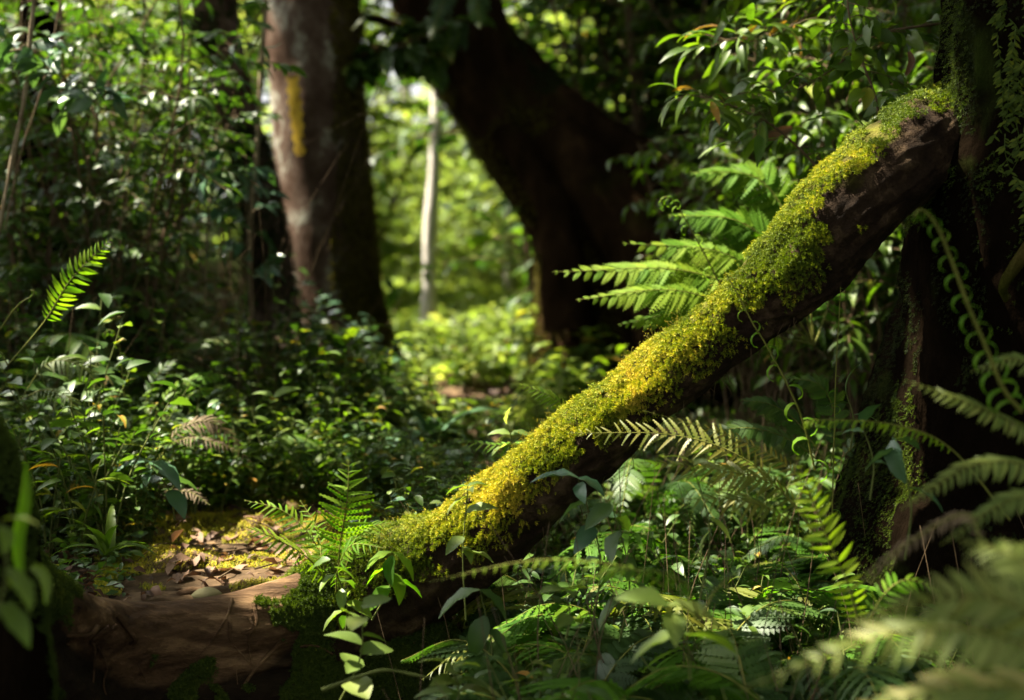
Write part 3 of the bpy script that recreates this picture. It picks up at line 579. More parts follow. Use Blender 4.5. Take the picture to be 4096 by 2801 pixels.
fern_px('lone fern frond glowing green at the left edge above the dark leaves', [
    ([(8, 365, 3.6), (44, 322, 3.58), (72, 278, 3.55), (112, 238, 3.55)], 19, dict(pairs=22, peak=.45, t0=.36, droop=.05, tone=.6, face=(.25, -.9, .3), ang=20)),
    ([(8, 365, 3.6), (-5, 345, 3.55), (-20, 330, 3.5), (-40, 325, 3.5)], 20, dict(pairs=14))], M_FERN, T=T_SIMPLE, rr=.002)
fern_px('tall lacy fern with bright drooping fronds behind the upper part of the log', [
    ([(815, 345, 4.0), (800, 250, 4.05), (760, 180, 4.1), (690, 172, 4.1)], 44, dict(pairs=26, tone=.5, droop=.55)),
    ([(815, 345, 4.0), (790, 270, 4.0), (740, 222, 4.0), (668, 215, 4.0)], 42, dict(pairs=25, tone=.5, droop=.5)),
    ([(815, 345, 4.0), (775, 290, 3.95), (720, 252, 3.95), (622, 243, 3.95)], 40, dict(pairs=27, tone=.75, droop=.4)),
    ([(815, 345, 4.0), (760, 300, 3.95), (680, 270, 3.9), (552, 272, 3.9)], 40, dict(pairs=30, tone=.8, droop=.4, peak=.4)),
    ([(815, 345, 4.0), (740, 310, 3.9), (670, 290, 3.85), (576, 300, 3.85)], 38, dict(pairs=27, tone=.85, droop=.4)),
    ([(815, 345, 4.0), (750, 330, 3.9), (690, 312, 3.85), (618, 325, 3.85)], 34, dict(pairs=24, tone=.75, droop=.4)),
    ([(815, 345, 4.0), (830, 290, 4.1), (815, 230, 4.2), (770, 200, 4.3)], 36, dict(pairs=15, tone=.4, droop=.5))], M_FERN, T=T_BIP, rr=.003, face=(-.2, -.75, .7))
fern_px('yellow olive fern frond crossing in front of the lower log', [
    ([(835, 560, 2.85), (760, 470, 2.88), (680, 436, 2.9), (568, 433, 2.92)], 27, dict(pairs=26, t0=.3, face=(0, -.9, .5), droop=.0, ang=25, tone=.55)),
    ([(835, 560, 2.85), (780, 490, 2.8), (720, 470, 2.78), (640, 462, 2.78)], 30, dict(pairs=24, t0=.25, tone=.5, droop=.25)),
    ([(835, 560, 2.85), (800, 480, 2.75), (740, 440, 2.8), (642, 410, 2.85)], 16, dict(pairs=26, t0=.25, tone=.75, droop=.1)),
    ([(835, 560, 2.85), (790, 520, 2.7), (740, 500, 2.65), (672, 500, 2.6)], 26, dict(pairs=20, t0=.25, tone=.4, droop=.3))], M_OLIVE, T=T_SER, rr=.0018)
fern_px('upright yellow green fern frond standing among the right ferns', [
    ([(862, 640, 2.42), (848, 585, 2.42), (822, 525, 2.42), (796, 456, 2.42)], 24, dict(pairs=22, t0=.15, peak=.45, face=(-.1, -1, .2), tone=.85, droop=.15, ang=12)),
    ([(862, 640, 2.42), (880, 600, 2.4), (905, 580, 2.4), (940, 590, 2.4)], 20, dict(pairs=14, tone=.5))], M_FERN, T=T_SIMPLE, rr=.0018)
fern_px('yellow green frond with a curled tip reaching left in front of the dark tree', [
    ([(1010, 520, 2.5), (950, 448, 2.5), (890, 424, 2.5), (815, 420, 2.5), (806, 427, 2.5)], 15, dict(pairs=30, t0=.25, peak=.3, tone=.9, droop=.7, face=(0, -.4, 1)))], M_FERN, T=T_SIMPLE, rr=.002)
fern_px('drooping bright frond hanging over the bottom centre seedlings', [
    ([(700, 620, 2.2), (640, 572, 2.2), (540, 560, 2.2), (428, 582, 2.22)], 14, dict(pairs=26, t0=.2, droop=.6, tone=.75)),
    ([(700, 620, 2.2), (680, 580, 2.15), (620, 570, 2.12), (556, 592, 2.1)], 18, dict(pairs=20, t0=.15, droop=.6, tone=.55)),
    ([(700, 620, 2.2), (716, 590, 2.25), (740, 572, 2.3), (775, 558, 2.35)], 18, dict(pairs=18, t0=.1, droop=.2, tone=.3, m=M_FERND))], M_FERN, T=T_SIMPLE, rr=.0018)
fern_px('pale blurred fern close to the camera in the bottom right corner', [
    ([(1120, 700, 1.552), (1010, 640, 1.610), (900, 632, 1.633), (740, 690, 1.667)], 50, dict(pairs=26, t0=.05, tone=.5, droop=.35, face=(0, -.7, .7))),
    ([(1120, 700, 1.552), (1040, 620, 1.610), (960, 596, 1.633), (850, 622, 1.667)], 46, dict(pairs=22, t0=.05, tone=.35, droop=.0, face=(0, -.9, .3))),
    ([(1120, 720, 1.552), (1030, 690, 1.552), (940, 690, 1.552), (820, 720, 1.587)], 52, dict(pairs=22, t0=.05, tone=.65, droop=.35)),
    ([(1120, 700, 1.552), (1075, 620, 1.610), (1020, 560, 1.667), (960, 540, 1.725)], 46, dict(pairs=20, tone=.3, droop=.1))], M_FERNP, T=T_SIMPLE, rr=.003)
fern_px('tan dying fern frond above the pale corner fern', [
    ([(985, 575, 1.9), (968, 515, 1.95), (905, 545, 1.95), (840, 598, 1.95)], 15, dict(pairs=22, t0=.2, droop=.4))], M_DRY, T=T_SIMPLE, rr=.002)
fern_px('grey green ferns arching at the right edge under the dark tree', [
    ([(1110, 520, 2.3), (1040, 440, 2.25), (985, 410, 2.2), (905, 380, 2.2)], 25, dict(pairs=28, tone=.35)),
    ([(1110, 520, 2.3), (1040, 470, 2.2), (975, 465, 2.15), (900, 510, 2.1)], 26, dict(pairs=28, tone=.45, droop=.3)),
    ([(1110, 520, 2.3), (1060, 400, 2.3), (1020, 360, 2.3), (970, 372, 2.3)], 23, dict(pairs=20, tone=.25)),
    ([(1110, 520, 2.3), (1060, 500, 2.1), (1010, 500, 2.05), (940, 545, 2.0)], 27, dict(pairs=28, tone=.35, droop=.3))], M_FERNP, T=T_SIMPLE, rr=.002)
fern_px('small feathery fern beneath the log between its shadow and the dark tree', [
    ([(830, 470, 3.4), (800, 425, 3.4), (772, 405, 3.4), (740, 400, 3.4)], 24, dict(pairs=18)), ([(830, 470, 3.4), (790, 440, 3.35), (750, 428, 3.3), (705, 432, 3.3)], 26, dict(pairs=18)),
    ([(830, 470, 3.4), (835, 420, 3.4), (820, 385, 3.4), (785, 378, 3.4)], 24, dict(pairs=16)), ([(830, 470, 3.4), (860, 440, 3.4), (880, 425, 3.4), (915, 432, 3.4)], 22, dict(pairs=16))], M_FERND, T=T_BIP, rr=.0016)
fern_px('green fern with two arching fronds on the left bank above the trail', [
    ([(140, 450, 4.2), (165, 400, 4.2), (195, 378, 4.2), (226, 376, 4.2)], 16, dict(pairs=20, t0=.25, tone=.55)), ([(140, 450, 4.2), (170, 408, 4.15), (198, 392, 4.1), (219, 390, 4.1)], 12, dict(pairs=18, t0=.2, tone=.6)),
    ([(140, 450, 4.2), (148, 400, 4.2), (160, 372, 4.2), (176, 360, 4.2)], 14, dict(pairs=16, tone=.3, m=M_FERND))], M_FERN, T=T_SIMPLE, rr=.0018)
fern_px('dry tan fern fronds hanging over the left bank beside the trail', [
    ([(150, 470, 3.8), (180, 430, 3.8), (215, 424, 3.8), (254, 468, 3.8)], 17, dict(pairs=20, t0=.25)), ([(150, 470, 3.8), (165, 490, 3.8), (190, 492, 3.75), (210, 505, 3.7)], 13, dict(pairs=16)),
    ([(150, 470, 3.8), (175, 442, 3.75), (205, 440, 3.7), (240, 452, 3.7)], 12, dict(pairs=16, t0=.4))], M_DRY, T=T_SER, rr=.0015)
fern_px('grey wilting fern frond drooping in the far left thicket', [
    ([(20, 400, 3.7), (50, 362, 3.7), (88, 372, 3.65), (115, 428, 3.6)], 20, dict(pairs=20, t0=.2)), ([(20, 400, 3.7), (45, 390, 3.65), (70, 400, 3.6), (84, 440, 3.6)], 16, dict(pairs=16))], M_FERNP, T=T_SER, rr=.0015, tone=.2)
fern_px('small bright fern tip poking up behind the middle of the log', [
    ([(600, 450, 3.5), (570, 412, 3.5), (548, 395, 3.5), (516, 383, 3.5)], 15, dict(pairs=16, t0=.3, tone=.7)), ([(600, 450, 3.5), (550, 440, 3.5), (505, 446, 3.5), (448, 438, 3.55)], 15, dict(pairs=18, t0=.35, tone=.5))], M_FERN, T=T_SIMPLE, rr=.0015)
fern_px('dark drooping fern fronds hanging from the leaning trunk at the top of the gap', [
    ([(470, -60, 6.5), (430, -45, 6.4), (390, -10, 6.3), (352, 30, 6.2)], 17, {}), ([(475, -60, 6.5), (455, -30, 6.3), (440, 10, 6.2), (430, 40, 6.1)], 17, {}),
    ([(480, -60, 6.5), (480, -25, 6.3), (478, 5, 6.2), (480, 28, 6.1)], 17, {}), ([(480, -60, 6.5), (510, -40, 6.3), (530, -10, 6.2), (540, 20, 6.1)], 17, {}), ([(470, -70, 6.5), (420, -60, 6.4), (370, -30, 6.3), (330, -5, 6.2)], 17, {})], M_FERND, T=T_SIMPLE, rr=.004, pairs=40, droop=.15, tone=.3)
# uncurling fronds: a stalk with little hooked pinnae, alternately left and right
def hook_t(n=7):
    th = np.linspace(0, 3.4, n); r = .5
    y = r*np.sin(th); z = -(r-r*np.cos(th)); w = .16*np.sin(np.linspace(.5, 3.0, n)); V = []
    for k in range(n): V += [[-w[k], y[k], z[k]+.05], [0, y[k], z[k]], [w[k], y[k], z[k]+.05]]
    Q = []
    for k in range(n-1):
        b = 3*k; Q += [[b, b+1, b+4, b+3], [b+1, b+2, b+5, b+4]]
    return np.array(V), np.array(Q)
T_HOOK = hook_t()
def fiddle(label, rows, l0, l1, m, n=18, flat=False, rr=.0022, tone=.6, t0=.03):
    """rows run from the root of the frond to its tip; hooks shrink from l0 to l1 (metres)."""
    pts = spline(pxc(rows), 50); root = thing('unfurling_frond', label, 'fern frond', pts[0]); mb = MB()
    tube(mb, pts, np.linspace(rr, rr*.5, 50), 6, None, .5, 0); t = np.linspace(t0, .98, n); q = curve_at(pts, t); tg = nrm(curve_at(np.gradient(pts, axis=0), t))
    mb.build('stalk', M_RACH, root, pts[0]); mb = MB()
    for k in range(n):
        L = l0+(l1-l0)*(k/(n-1))
        for sd in (-1, 1):
            if not flat and (k % 2 == 0) != (sd > 0): continue
            X = np.array([sd, -.25, 0.0]); D = nrm(X + tg[k]*.5 + rng.normal(0, .12, 3)); Zv = nrm(np.array([0, -.25, 1.0]) + rng.normal(0, .15, 3))
            T = T_HOOK if not flat else T_SIMPLE
            mb.inst(T, frames(D[None], Zv[None])*L, q[k:k+1], [np.clip(tone+rng.normal(0, .1), 0, 1)])
    mb.build('foliage', m, root, pts[0]); return root
fiddle('long blurred unfurling frond with hooked leaflets against the black right tree', [(1022, 412, 2.2), (1003, 388, 2.2), (985, 345, 2.2), (968, 305, 2.2), (952, 262, 2.2), (937, 226, 2.2), (922, 210, 2.2), (914, 216, 2.2)], .040, .012, M_FERN, 30, rr=.0035)
fiddle('bright unfurling frond dangling its hooked leaflets across the middle of the log', [(815, 470, 2.9), (804, 425, 2.88), (790, 390, 2.86), (768, 348, 2.85), (752, 322, 2.85), (740, 298, 2.85), (727, 276, 2.86)], .044, .018, M_FERN, 13, tone=.6)
fiddle('unfurling frond with a coiled tip above the bright ferns behind the log', [(720, 285, 3.7), (705, 255, 3.7), (690, 228, 3.7), (676, 204, 3.7), (667, 197, 3.7), (661, 200, 3.7), (663, 206, 3.7)], .034, .016, M_FERN, 16, tone=.7)
fiddle('thin upright unfurling frond standing in front of the dark hollow under the log', [(832, 520, 3.0), (834, 440, 3.0), (836, 370, 3.0), (840, 300, 3.0), (841, 265, 3.0)], .026, .008, M_FERN, 18, rr=.0016, tone=.6)
fiddle('small coiled green frond in the left thicket', [(0, 330, 3.5), (12, 312, 3.5), (22, 302, 3.5), (32, 296, 3.5), (34, 291, 3.5), (30, 290, 3.5)], .012, .006, M_FERN, 9, rr=.002)
fiddle('small coiled frond rising among the dark leaves of the left bank', [(125, 400, 4.0), (122, 370, 4.0), (118, 340, 4.0), (110, 330, 4.0), (104, 334, 4.0)], .022, .012, M_FERN, 12, rr=.0016)

# ------------------------------------------------------------------ broad-leaved plants
def seedling(root, off, stem, leaves, m, T=T_OVF, stem_m=None, r=.0022):
    """stem: world control rows; leaves: (t along stem, azimuth deg, length m, pitch deg) - each leaf a part."""
    pts = spline(stem, 24); mb = MB(); tube(mb, pts, np.linspace(r, r*.5, 24), 6, None, .5); 
    st = mb.build('stem', stem_m or M_STEM, root, off)
    for t, az, L, pt in leaves:
        q = curve_at(pts, np.array([t])); a, p = R(az), R(pt)
        D = np.array([[math.cos(a)*math.cos(p), math.sin(a)*math.cos(p), math.sin(p)]]); U = nrm(np.array([[0, 0, 1.0]]) + rng.normal(0, .25, (1, 3)))
        mb = MB(); mb.inst(T, frames(D, U)*L, q, [np.clip(rng.normal(.45, .18), 0, .8)], 0, .16); mb.build('leaf', m, root, off)
def seedling_px(label, base, top, leaves, m, T=T_OVF, group=None, name='seedling', bend=0.1, r=.0022, stem_m=None):
    b, t = P(*base), P(*top); mid = (b+t)/2 + np.array([bend*np.linalg.norm(t-b), 0, 0]); root = thing(name, label, 'plant', b, group)
    seedling(root, b, [b, mid, t], leaves, m, T, stem_m, r); return root
def spread(n, L, t0=.35, pitch=(0, 25), jit=25, opp=False, az0=None):
    out = []; az = rng.uniform(0, 360) if az0 is None else az0
    for k in range(n):
        t = t0 + (1-t0)*(k/(max(1, n-1))); az += (180 if (opp and k % 2) else 90 if opp else 137) + rng.normal(0, jit)
        out.append((t, az, L*rng.uniform(.65, 1.1), rng.uniform(*pitch)))
    return out
seedling_px('pale round leaved seedling in the bottom foreground left of the hollow', (338, 705, 2.65), (362, 608, 2.62), spread(9, .075, .25, (-5, 25)), M_PALE, T_RND)
seedling_px('yellow green seedling with two upright sunlit leaves on the left bank', (262, 480, 4.1), (274, 398, 4.1), [(1, 10, .085, 35), (1, 170, .075, 25), (.95, 270, .06, 20), (.45, 200, .07, -10), (.5, 340, .1, -25), (.4, 90, .07, 5)], M_SUN)
seedling_px('small plant with one pointed yellow leaf standing behind the log', (510, 450, 3.5), (507, 424, 3.5), [(1, 250, .05, 80), (.6, 180, .06, 15), (.6, 0, .06, 10), (.2, 220, .07, 0)], M_SUN)
seedling_px('thin climbing seedling with pale leaves in front of the lower log', (466, 620, 2.95), (468, 486, 2.95), [(1, 20, .05, 15), (1, 160, .055, -5), (.97, 280, .045, 20), (.92, 200, .06, -20), (.8, 350, .07, 25), (.62, 230, .06, -15), (.55, 300, .05, -20), (.5, 330, .08, 10)], M_PALE, T_OVF, bend=-.03)
seedling_px('glossy grey green seedling with a shining top leaf beside the lower log', (590, 640, 2.85), (578, 478, 2.85), [(1, 175, .10, 12), (1, 330, .07, -12), (.97, 270, .06, -20), (.85, 200, .075, -15), (.8, 0, .09, -8), (.7, 240, .08, -20), (.55, 30, .09, -10), (.5, 160, .09, -15)], M_BLUE)
seedling_px('dark leaved seedling drooping before the shaded hollow under the log', (618, 650, 2.8), (612, 505, 2.8), spread(9, .09, .3, (-30, 5)), M_DARK)
seedling_px('bright green drooping seedling on the mossy mound below the sunlit fern', (372, 620, 3.0), (392, 552, 2.95), [(1, 200, .07, -15), (1, 330, .08, -25), (.95, 260, .07, -40), (.8, 180, .07, -20), (.7, 300, .08, -30), (.6, 20, .08, -15), (.5, 220, .07, -30)], M_FERN, T_OVF)
seedling_px('green seedling with hanging leaves on the left flank of the mossy mound', (345, 640, 2.95), (330, 560, 2.9), spread(9, .065, .3, (-40, 0)), M_MID)
seedling_px('tall dark stemmed seedling with folded leaves in the bottom centre', (478, 720, 2.75), (480, 590, 2.75), [(1, 190, .10, -15), (1, 350, .08, -30), (.8, 220, .09, -60), (.7, 330, .06, -35), (.5, 280, .07, -40)], M_DARK)
seedling_px('low bright rosette at the bottom edge under the hollow', (455, 715, 2.5), (452, 665, 2.5), spread(9, .075, .4, (0, 35)), M_PALE, T_OVF)
seedling_px('four leaved clover like sprig in the bottom centre right', (566, 640, 2.6), (564, 590, 2.6), [(1, 20, .05, 8), (1, 110, .05, 8), (1, 200, .05, 8), (1, 290, .05, 8), (.5, 240, .045, -10), (.4, 60, .045, -10)], M_PALE, T_RND)
seedling_px('broad leaved seedling with a pale leaf right of the drooping frond', (690, 680, 2.25), (668, 605, 2.25), [(1, 200, .09, 25), (1, 340, .09, 0), (.9, 270, .08, -10), (.6, 180, .10, -10), (.6, 20, .1, -5)], M_PALE)
seedling_px('yellow veined seedling shooting up among the right ferns', (700, 600, 2.7), (692, 462, 2.7), [(1, 160, .06, 25), (1, 30, .06, 40), (.97, 280, .05, 30), (.9, 180, .07, -5), (.6, 350, .07, -30), (.5, 220, .06, -35)], M_SUN, T_LAN)
seedling_px('glossy upright leaf catching light at the right beneath the dark tree', (870, 500, 2.75), (862, 425, 2.75), [(1, 300, .07, 60), (.9, 150, .05, 10), (.5, 20, .05, 0)], M_BLUE, T_OVF)
seedling_px('plant holding one hanging bluish leaf over the right ferns', (905, 560, 2.6), (893, 440, 2.6), [(1, 265, .085, -60), (1, 30, .07, 0), (.9, 190, .08, -10), (.6, 320, .08, -10)], M_BLUE, T_OVF)
seedling_px('pointed dark leaf standing up beside the thin unfurling frond', (850, 450, 3.05), (846, 392, 3.05), [(1, 60, .08, 70), (.8, 180, .06, 10), (.6, 0, .06, 5)], M_DARK, T_LAN)
seedling_px('long leaved seedling with two dark blades at the lower left bank', (175, 520, 3.55), (150, 462, 3.55), [(1, 330, .12, -15), (1, 190, .10, 0), (.9, 260, .08, -10), (.7, 20, .1, -5), (.7, 170, .1, -15), (.5, 310, .1, -20)], M_BLUE)
def strap_plant(label, base, n, L, m, px_up=.6, T=T_STRAP, az=(0, 360), name='strap_leaved_plant', w=1.0, pitch=(25, 75)):
    b = P(*base); root = thing(name, label, 'plant', b)
    for k in range(n):
        a = R(az[0] + (az[1]-az[0])*(k+.5)/n + rng.normal(0, 8)); p = R(rng.uniform(*pitch)); D = np.array([[math.cos(a)*math.cos(p), math.sin(a)*math.cos(p), math.sin(p)]])
        M = frames(D, np.array([[0, 0, 1.0]]))*(L*rng.uniform(.75, 1.15)); M[:, :, 0] *= w
        mb = MB(); mb.inst(T, M, np.array([b + [rng.normal(0, .006), rng.normal(0, .006), 0]]), [rng.uniform(.3, .75)]); mb.build('leaf', m, root, b)
strap_plant('bluish strap leaved plant fanning out beside the trail in front of the gap', (432, 442, 4.75), 11, .27, M_BLUE, w=1.8)
strap_plant('small strap leaved plant with yellowing blades beside the trail and left stump', (108, 555, 3.3), 9, .16, M_MID, w=1.5)
strap_plant('broad bladed green plant at the foot of the yellow marked trunk', (345, 345, 5.0), 8, .20, M_MID, w=2.2, pitch=(0, 50))
def blade_px(label, rows, wpx, m, name='long_leaf'):
    pts = pxc(rows); s = spline(pts, 16); root = thing(name, label, 'plant', s[0]); t = np.linspace(0, 1, 16)
    w = wpx*rows[0][2]/FPX*np.sin(math.pi*np.clip(.12+.86*t, 0, 1))**.6; X = nrm(np.cross(nrm(np.gradient(s, axis=0)), [0.15, -1, 0.1])); V = []
    for k in range(16): V += [s[k]-X[k]*w[k]/2+[0, -.006, 0], s[k], s[k]+X[k]*w[k]/2+[0, -.006, 0]]
    Q = []
    for k in range(15): Q += [[3*k, 3*k+1, 3*k+4, 3*k+3], [3*k+1, 3*k+2, 3*k+5, 3*k+4]]
    mb = MB(); mb.add(np.array(V), Q, .55); mb.build('blade', m, root, s[0]); return root
blade_px('long upright green blade in front of the mossy stump at the left edge', [(22, 578, 1.95), (20, 540, 1.95), (27, 500, 1.95), (28, 462, 1.97)], 13, M_FERN)
blade_px('short hanging pale leaf below the green blade at the left edge', [(32, 566, 1.95), (42, 570, 1.95), (48, 582, 1.95), (48, 604, 1.95)], 12, M_PALE)
seedling_px('blurred pale seedling low in the left corner before the stump', (-15, 640, 1.8), (2, 520, 1.8), [(1, 0, .05, 10), (.95, 300, .05, -20), (.6, 330, .07, -30), (.5, 20, .05, -30), (.3, 340, .07, -35)], M_PALE)
# runner at the bottom, fallen stick, small trail roots, stone
def one_twig(name, label, cat, rows, r0, r1, m, bumpy=.0, sides=8, group=None):
    pts = spline(pxc(rows), 40); mb = MB(); tube(mb, pts, np.linspace(r0, r1, 40)*(1+bumpy*np.sin(np.linspace(0, 30, 40))), sides, trunk_bump(r0*.5, 30, 7) if bumpy else None, .2)
    o = mb.build(name, m, None, pts[0]); o.location = Vector(pts[0]); return tag(o, label, cat, group)
one_twig('runner', 'pale green runner arching along the bottom edge', 'stem', [(322, 690, 2.55), (355, 678, 2.55), (385, 670, 2.55), (420, 676, 2.55), (462, 684, 2.55)], .0035, .002, M_STEM, .1)
one_twig('stick', 'brown broken stick lying on the trail behind the worn root', 'stick', [(258, 562, 3.45), (280, 563, 3.44), (300, 567, 3.42), (318, 570, 3.4)], .014, .011, M_ROOT, .1, 12)
TR = 'small roots crossing the trail'
for rows, r0, lab in [([(213, 545, 3.75), (216, 558, 3.6), (208, 572, 3.45), (212, 590, 3.28)], .014, 'small bare root running down the mossy trail towards the worn root'),
                      ([(205, 578, 3.4), (180, 582, 3.35), (160, 592, 3.25), (146, 605, 3.12)], .014, 'pale root slanting to the left over the trail moss'),
                      ([(232, 570, 3.5), (244, 576, 3.4), (240, 586, 3.3), (256, 590, 3.25), (290, 584, 3.25)], .013, 'twisted root looping around a dark hole in the trail'),
                      ([(175, 604, 3.15), (184, 594, 3.15), (202, 592, 3.15), (214, 598, 3.15)], .013, 'short humped root just behind the sagging worn root'),
                      ([(246, 575, 3.5), (275, 578, 3.45), (310, 585, 3.4)], .010, 'thin straight root right of the dark hole in the trail')]:
    one_twig('trail_root', lab, 'root', rows, r0, r0*.7, M_ROOT, .12, 12, TR)
mb = MB(); st = spline(PX([(186, 598, 2, 3.14), (200, 596, 13, 3.15), (214, 597, 14, 3.15), (226, 600, 3, 3.15)]), 16); tube(mb, st[:, :3], st[:, 3]*.7, 16, trunk_bump(.006, 12, 9))
o = mb.build('stone', M_STONE, None, st[8, :3]); o.location = Vector(st[8, :3]); tag(o, 'flat greenish stone set in the trail edge above the worn root', 'stone')
for lab, rows, r, m in [('pale thin liana hanging past the left side of the yellow marked trunk', [(269, -60, 5.3), (262, 60, 5.3), (257, 150, 5.3), (252, 200, 5.3), (250, 260, 5.3), (252, 330, 5.3)], .010, M_LIANA),
                        ('brown liana leaning in from the top left corner', [(38, -30, 4.2), (30, 40, 4.2), (24, 100, 4.2), (8, 180, 4.2), (-10, 280, 4.2)], .007, M_LIANA),
                        ('thin slanting liana right of the corner liana', [(64, -20, 4.4), (52, 50, 4.4), (40, 95, 4.4), (22, 150, 4.4), (5, 230, 4.4)], .004, M_TWIG),
                        ('dark thin stem curving up through the middle of the left thicket', [(150, 330, 4.9), (163, 240, 4.9), (180, 160, 4.9), (188, 90, 4.9), (190, 40, 4.9)], .005, M_TWIG),
                        ('straight thin stem at the right of the left thicket', [(205, 300, 5.0), (208, 220, 5.0), (216, 150, 5.0), (218, 110, 5.0)], .004, M_LIANA)]:
    one_twig('liana', lab, 'vine', rows, r, r*.8, m, .06, 7, 'lianas')

# ------------------------------------------------------------------ scattered plants: build one of each kind, then copy
def shrub_proto(name, label, cat, h, nst, Lf, m, T=T_OV, sp=.35, per=8, twl=.3, droop=-.2, stem_m=M_TWIG, r=.004, up=.3, ntw=9, bare=.2, group=None):
    root = thing(name, label, cat, (0, 0, -50), group); st, fo = MB(), MB(); Pn, D, tn = [], [], []
    for k in range(nst):
        a = k*2.4 + rng.uniform(0, 1); base = np.array([math.cos(a), math.sin(a), 0])*.03*h*(nst > 1); l = h*rng.uniform(.65, 1.0)
        ln = np.array([math.cos(a), math.sin(a), 0])*sp*l*rng.uniform(.4, 1)
        pts = spline([base, base+ln*.25+[0, 0, l*.4], base+ln*.6+[rng.normal(0, .03*h), rng.normal(0, .03*h), l*.75], base+ln+[0, 0, l]], 14)
        tube(st, pts, np.linspace(r, r*.4, 14), 5); shade = rng.normal(0, .12)
        for j in range(ntw):
            t = bare + (1-bare)*(j+.5)/ntw; q = curve_at(pts, np.array([t]))[0]; b = j*2.4 + rng.uniform(-.5, .5); tl = twl*h*(1.05-.6*t)*rng.uniform(.6, 1.2)
            d = np.array([math.cos(b), math.sin(b), up*rng.uniform(.3, 1.6)]); e = q + nrm(d)*tl; mid = (q+e)/2 + [0, 0, .06*tl]; e = e + [0, 0, -.12*tl]
            tp = spline([q, mid, e], 6); tube(st, tp, np.linspace(r*.45, r*.2, 6), 4); tt = np.linspace(.25, 1, per); qq = curve_at(tp, tt); side = nrm(np.cross(nrm(d), [0, 0, 1.0]))
            for i in range(per):
                sd = 1 if i % 2 else -1; dl = side*sd*(.9 if i < per-1 else .1) + nrm(d)*.55 + np.array([0, 0, droop + rng.normal(0, .2)]); Pn.append(qq[i]); D.append(dl); tn.append(.45+shade+rng.normal(0, .16))
    n = len(Pn); U = nrm(np.array([0, 0, 1.0]) + rng.normal(0, .35, (n, 3)))
    old = rng.random(n) < .012; tn = np.clip(np.where(old, .95, np.clip(tn, 0, .84)), 0, 1)
    fo.inst(T, frames(np.array(D), U)*(Lf*rng.uniform(.55, 1.2, n))[:, None, None], np.array(Pn), tn)
    st.build('stem', stem_m, root); fo.build('foliage', m, root); root['h'] = h; return root
def herb_proto(name, label, cat, h, nl, Lf, m, T=T_OV, pitch=(-15, 30), group=None, nst=1, sp=.25):
    root = thing(name, label, cat, (0, 0, -50), group); st, fo = MB(), MB()
    for k in range(nst):
        a = k*2.4+rng.uniform(0, 1); l = h*rng.uniform(.6, 1); ln = np.array([math.cos(a), math.sin(a), 0])*l*sp
        pts = spline([[0, 0, 0], ln*.3+[0, 0, l*.5], ln+[0, 0, l]], 10); tube(st, pts, np.linspace(.0022, .0011, 10), 4)
        t = np.linspace(.3, 1, nl); q = curve_at(pts, t); az = np.arange(nl)*R(137)+rng.uniform(0, 6, 1) + rng.normal(0, .3, nl); p = np.radians(rng.uniform(*pitch, nl))
        D = np.stack([np.cos(az)*np.cos(p), np.sin(az)*np.cos(p), np.sin(p)], -1); U = nrm(np.array([0, 0, 1.0]) + rng.normal(0, .25, (nl, 3)))
        fo.inst(T, frames(D, U)*(Lf*rng.uniform(.6, 1.1, nl))[:, None, None], q, np.clip(rng.normal(.45, .2, nl), 0, .95), 0, .1)
    st.build('stem', M_STEM, root); fo.build('foliage', m, root); root['h'] = h; return root
def fern_proto(name, label, h, nf, wd, m, T, group=None, tone=.5):
    root = thing(name, label, 'fern', (0, 0, -50), group)
    for k in range(nf):
        a = k*2*math.pi/nf + rng.normal(0, .3); l = h*rng.uniform(.8, 1.15); o = np.array([math.cos(a), math.sin(a), 0]); e = rng.uniform(.45, .8)
        mb = MB(); frond(mb, np.array([[0, 0, 0], o*l*.28+[0, 0, l*.42*e*1.4], o*l*.62+[0, 0, l*.55*e*1.3], o*l*.98+[0, 0, l*.36*e]]), wd*l*rng.uniform(.85, 1.1), 18, T, face=(0, 0, 1), t0=.22, droop=.2, tone=np.clip(tone+rng.normal(0, .1), 0, 1), rr=.0018)
        mb.build('frond', [m, M_RACH], root)
    root['h'] = h*.62; return root
def ylim(px, d):
    """Smallest pixel row the top of a plant may reach, so that it hides nothing the photo shows."""
    if d < 3.05: return np.interp(px, [-50, 60, 110, 300, 330, 400, 440, 480, 560, 640, 760, 830, 900, 1024, 1100], [430, 500, 650, 690, 610, 600, 590, 560, 500, 475, 400, 420, 420, 400, 400])
    if 3.9 < d < 4.45: return np.interp(px, [-50, 90, 150, 330, 345, 400, 520, 560, 640, 700, 800, 860, 1024], [230, 300, 380, 395, 400, 420, 420, 405, 330, 300, 200, 280, 300])
    if d < 4.45: return np.interp(px, [-50, 90, 150, 330, 345, 400, 520, 560, 640, 700, 800, 860, 1024], [230, 300, 470, 500, 520, 480, 420, 405, 330, 300, 200, 280, 300])
    if 4.1 < d < 5.0 and 370 < px < 495: return 440
    if d < 6.6: return np.interp(px, [-50, 190, 225, 262, 300, 340, 380, 430, 520, 560, 640, 700, 760, 850], [-400, -400, 90, 175, 275, 312, 335, 392, 392, 305, 190, 110, 40, -100])
    if d < 12: return np.interp(px, [-50, 300, 360, 365, 533, 541], [-600, -600, -200, 328, 330, -400])
    if d < 20: return np.interp(px, [-50, 40, 60, 355, 365, 520, 530], [-600, -600, 150, 150, 130, 140, -600])
    if d < 60: return np.interp(px, [-50, 275, 285, 560, 570], [-600, -600, 112, 112, -600])
    return -9999
PLACED = {}
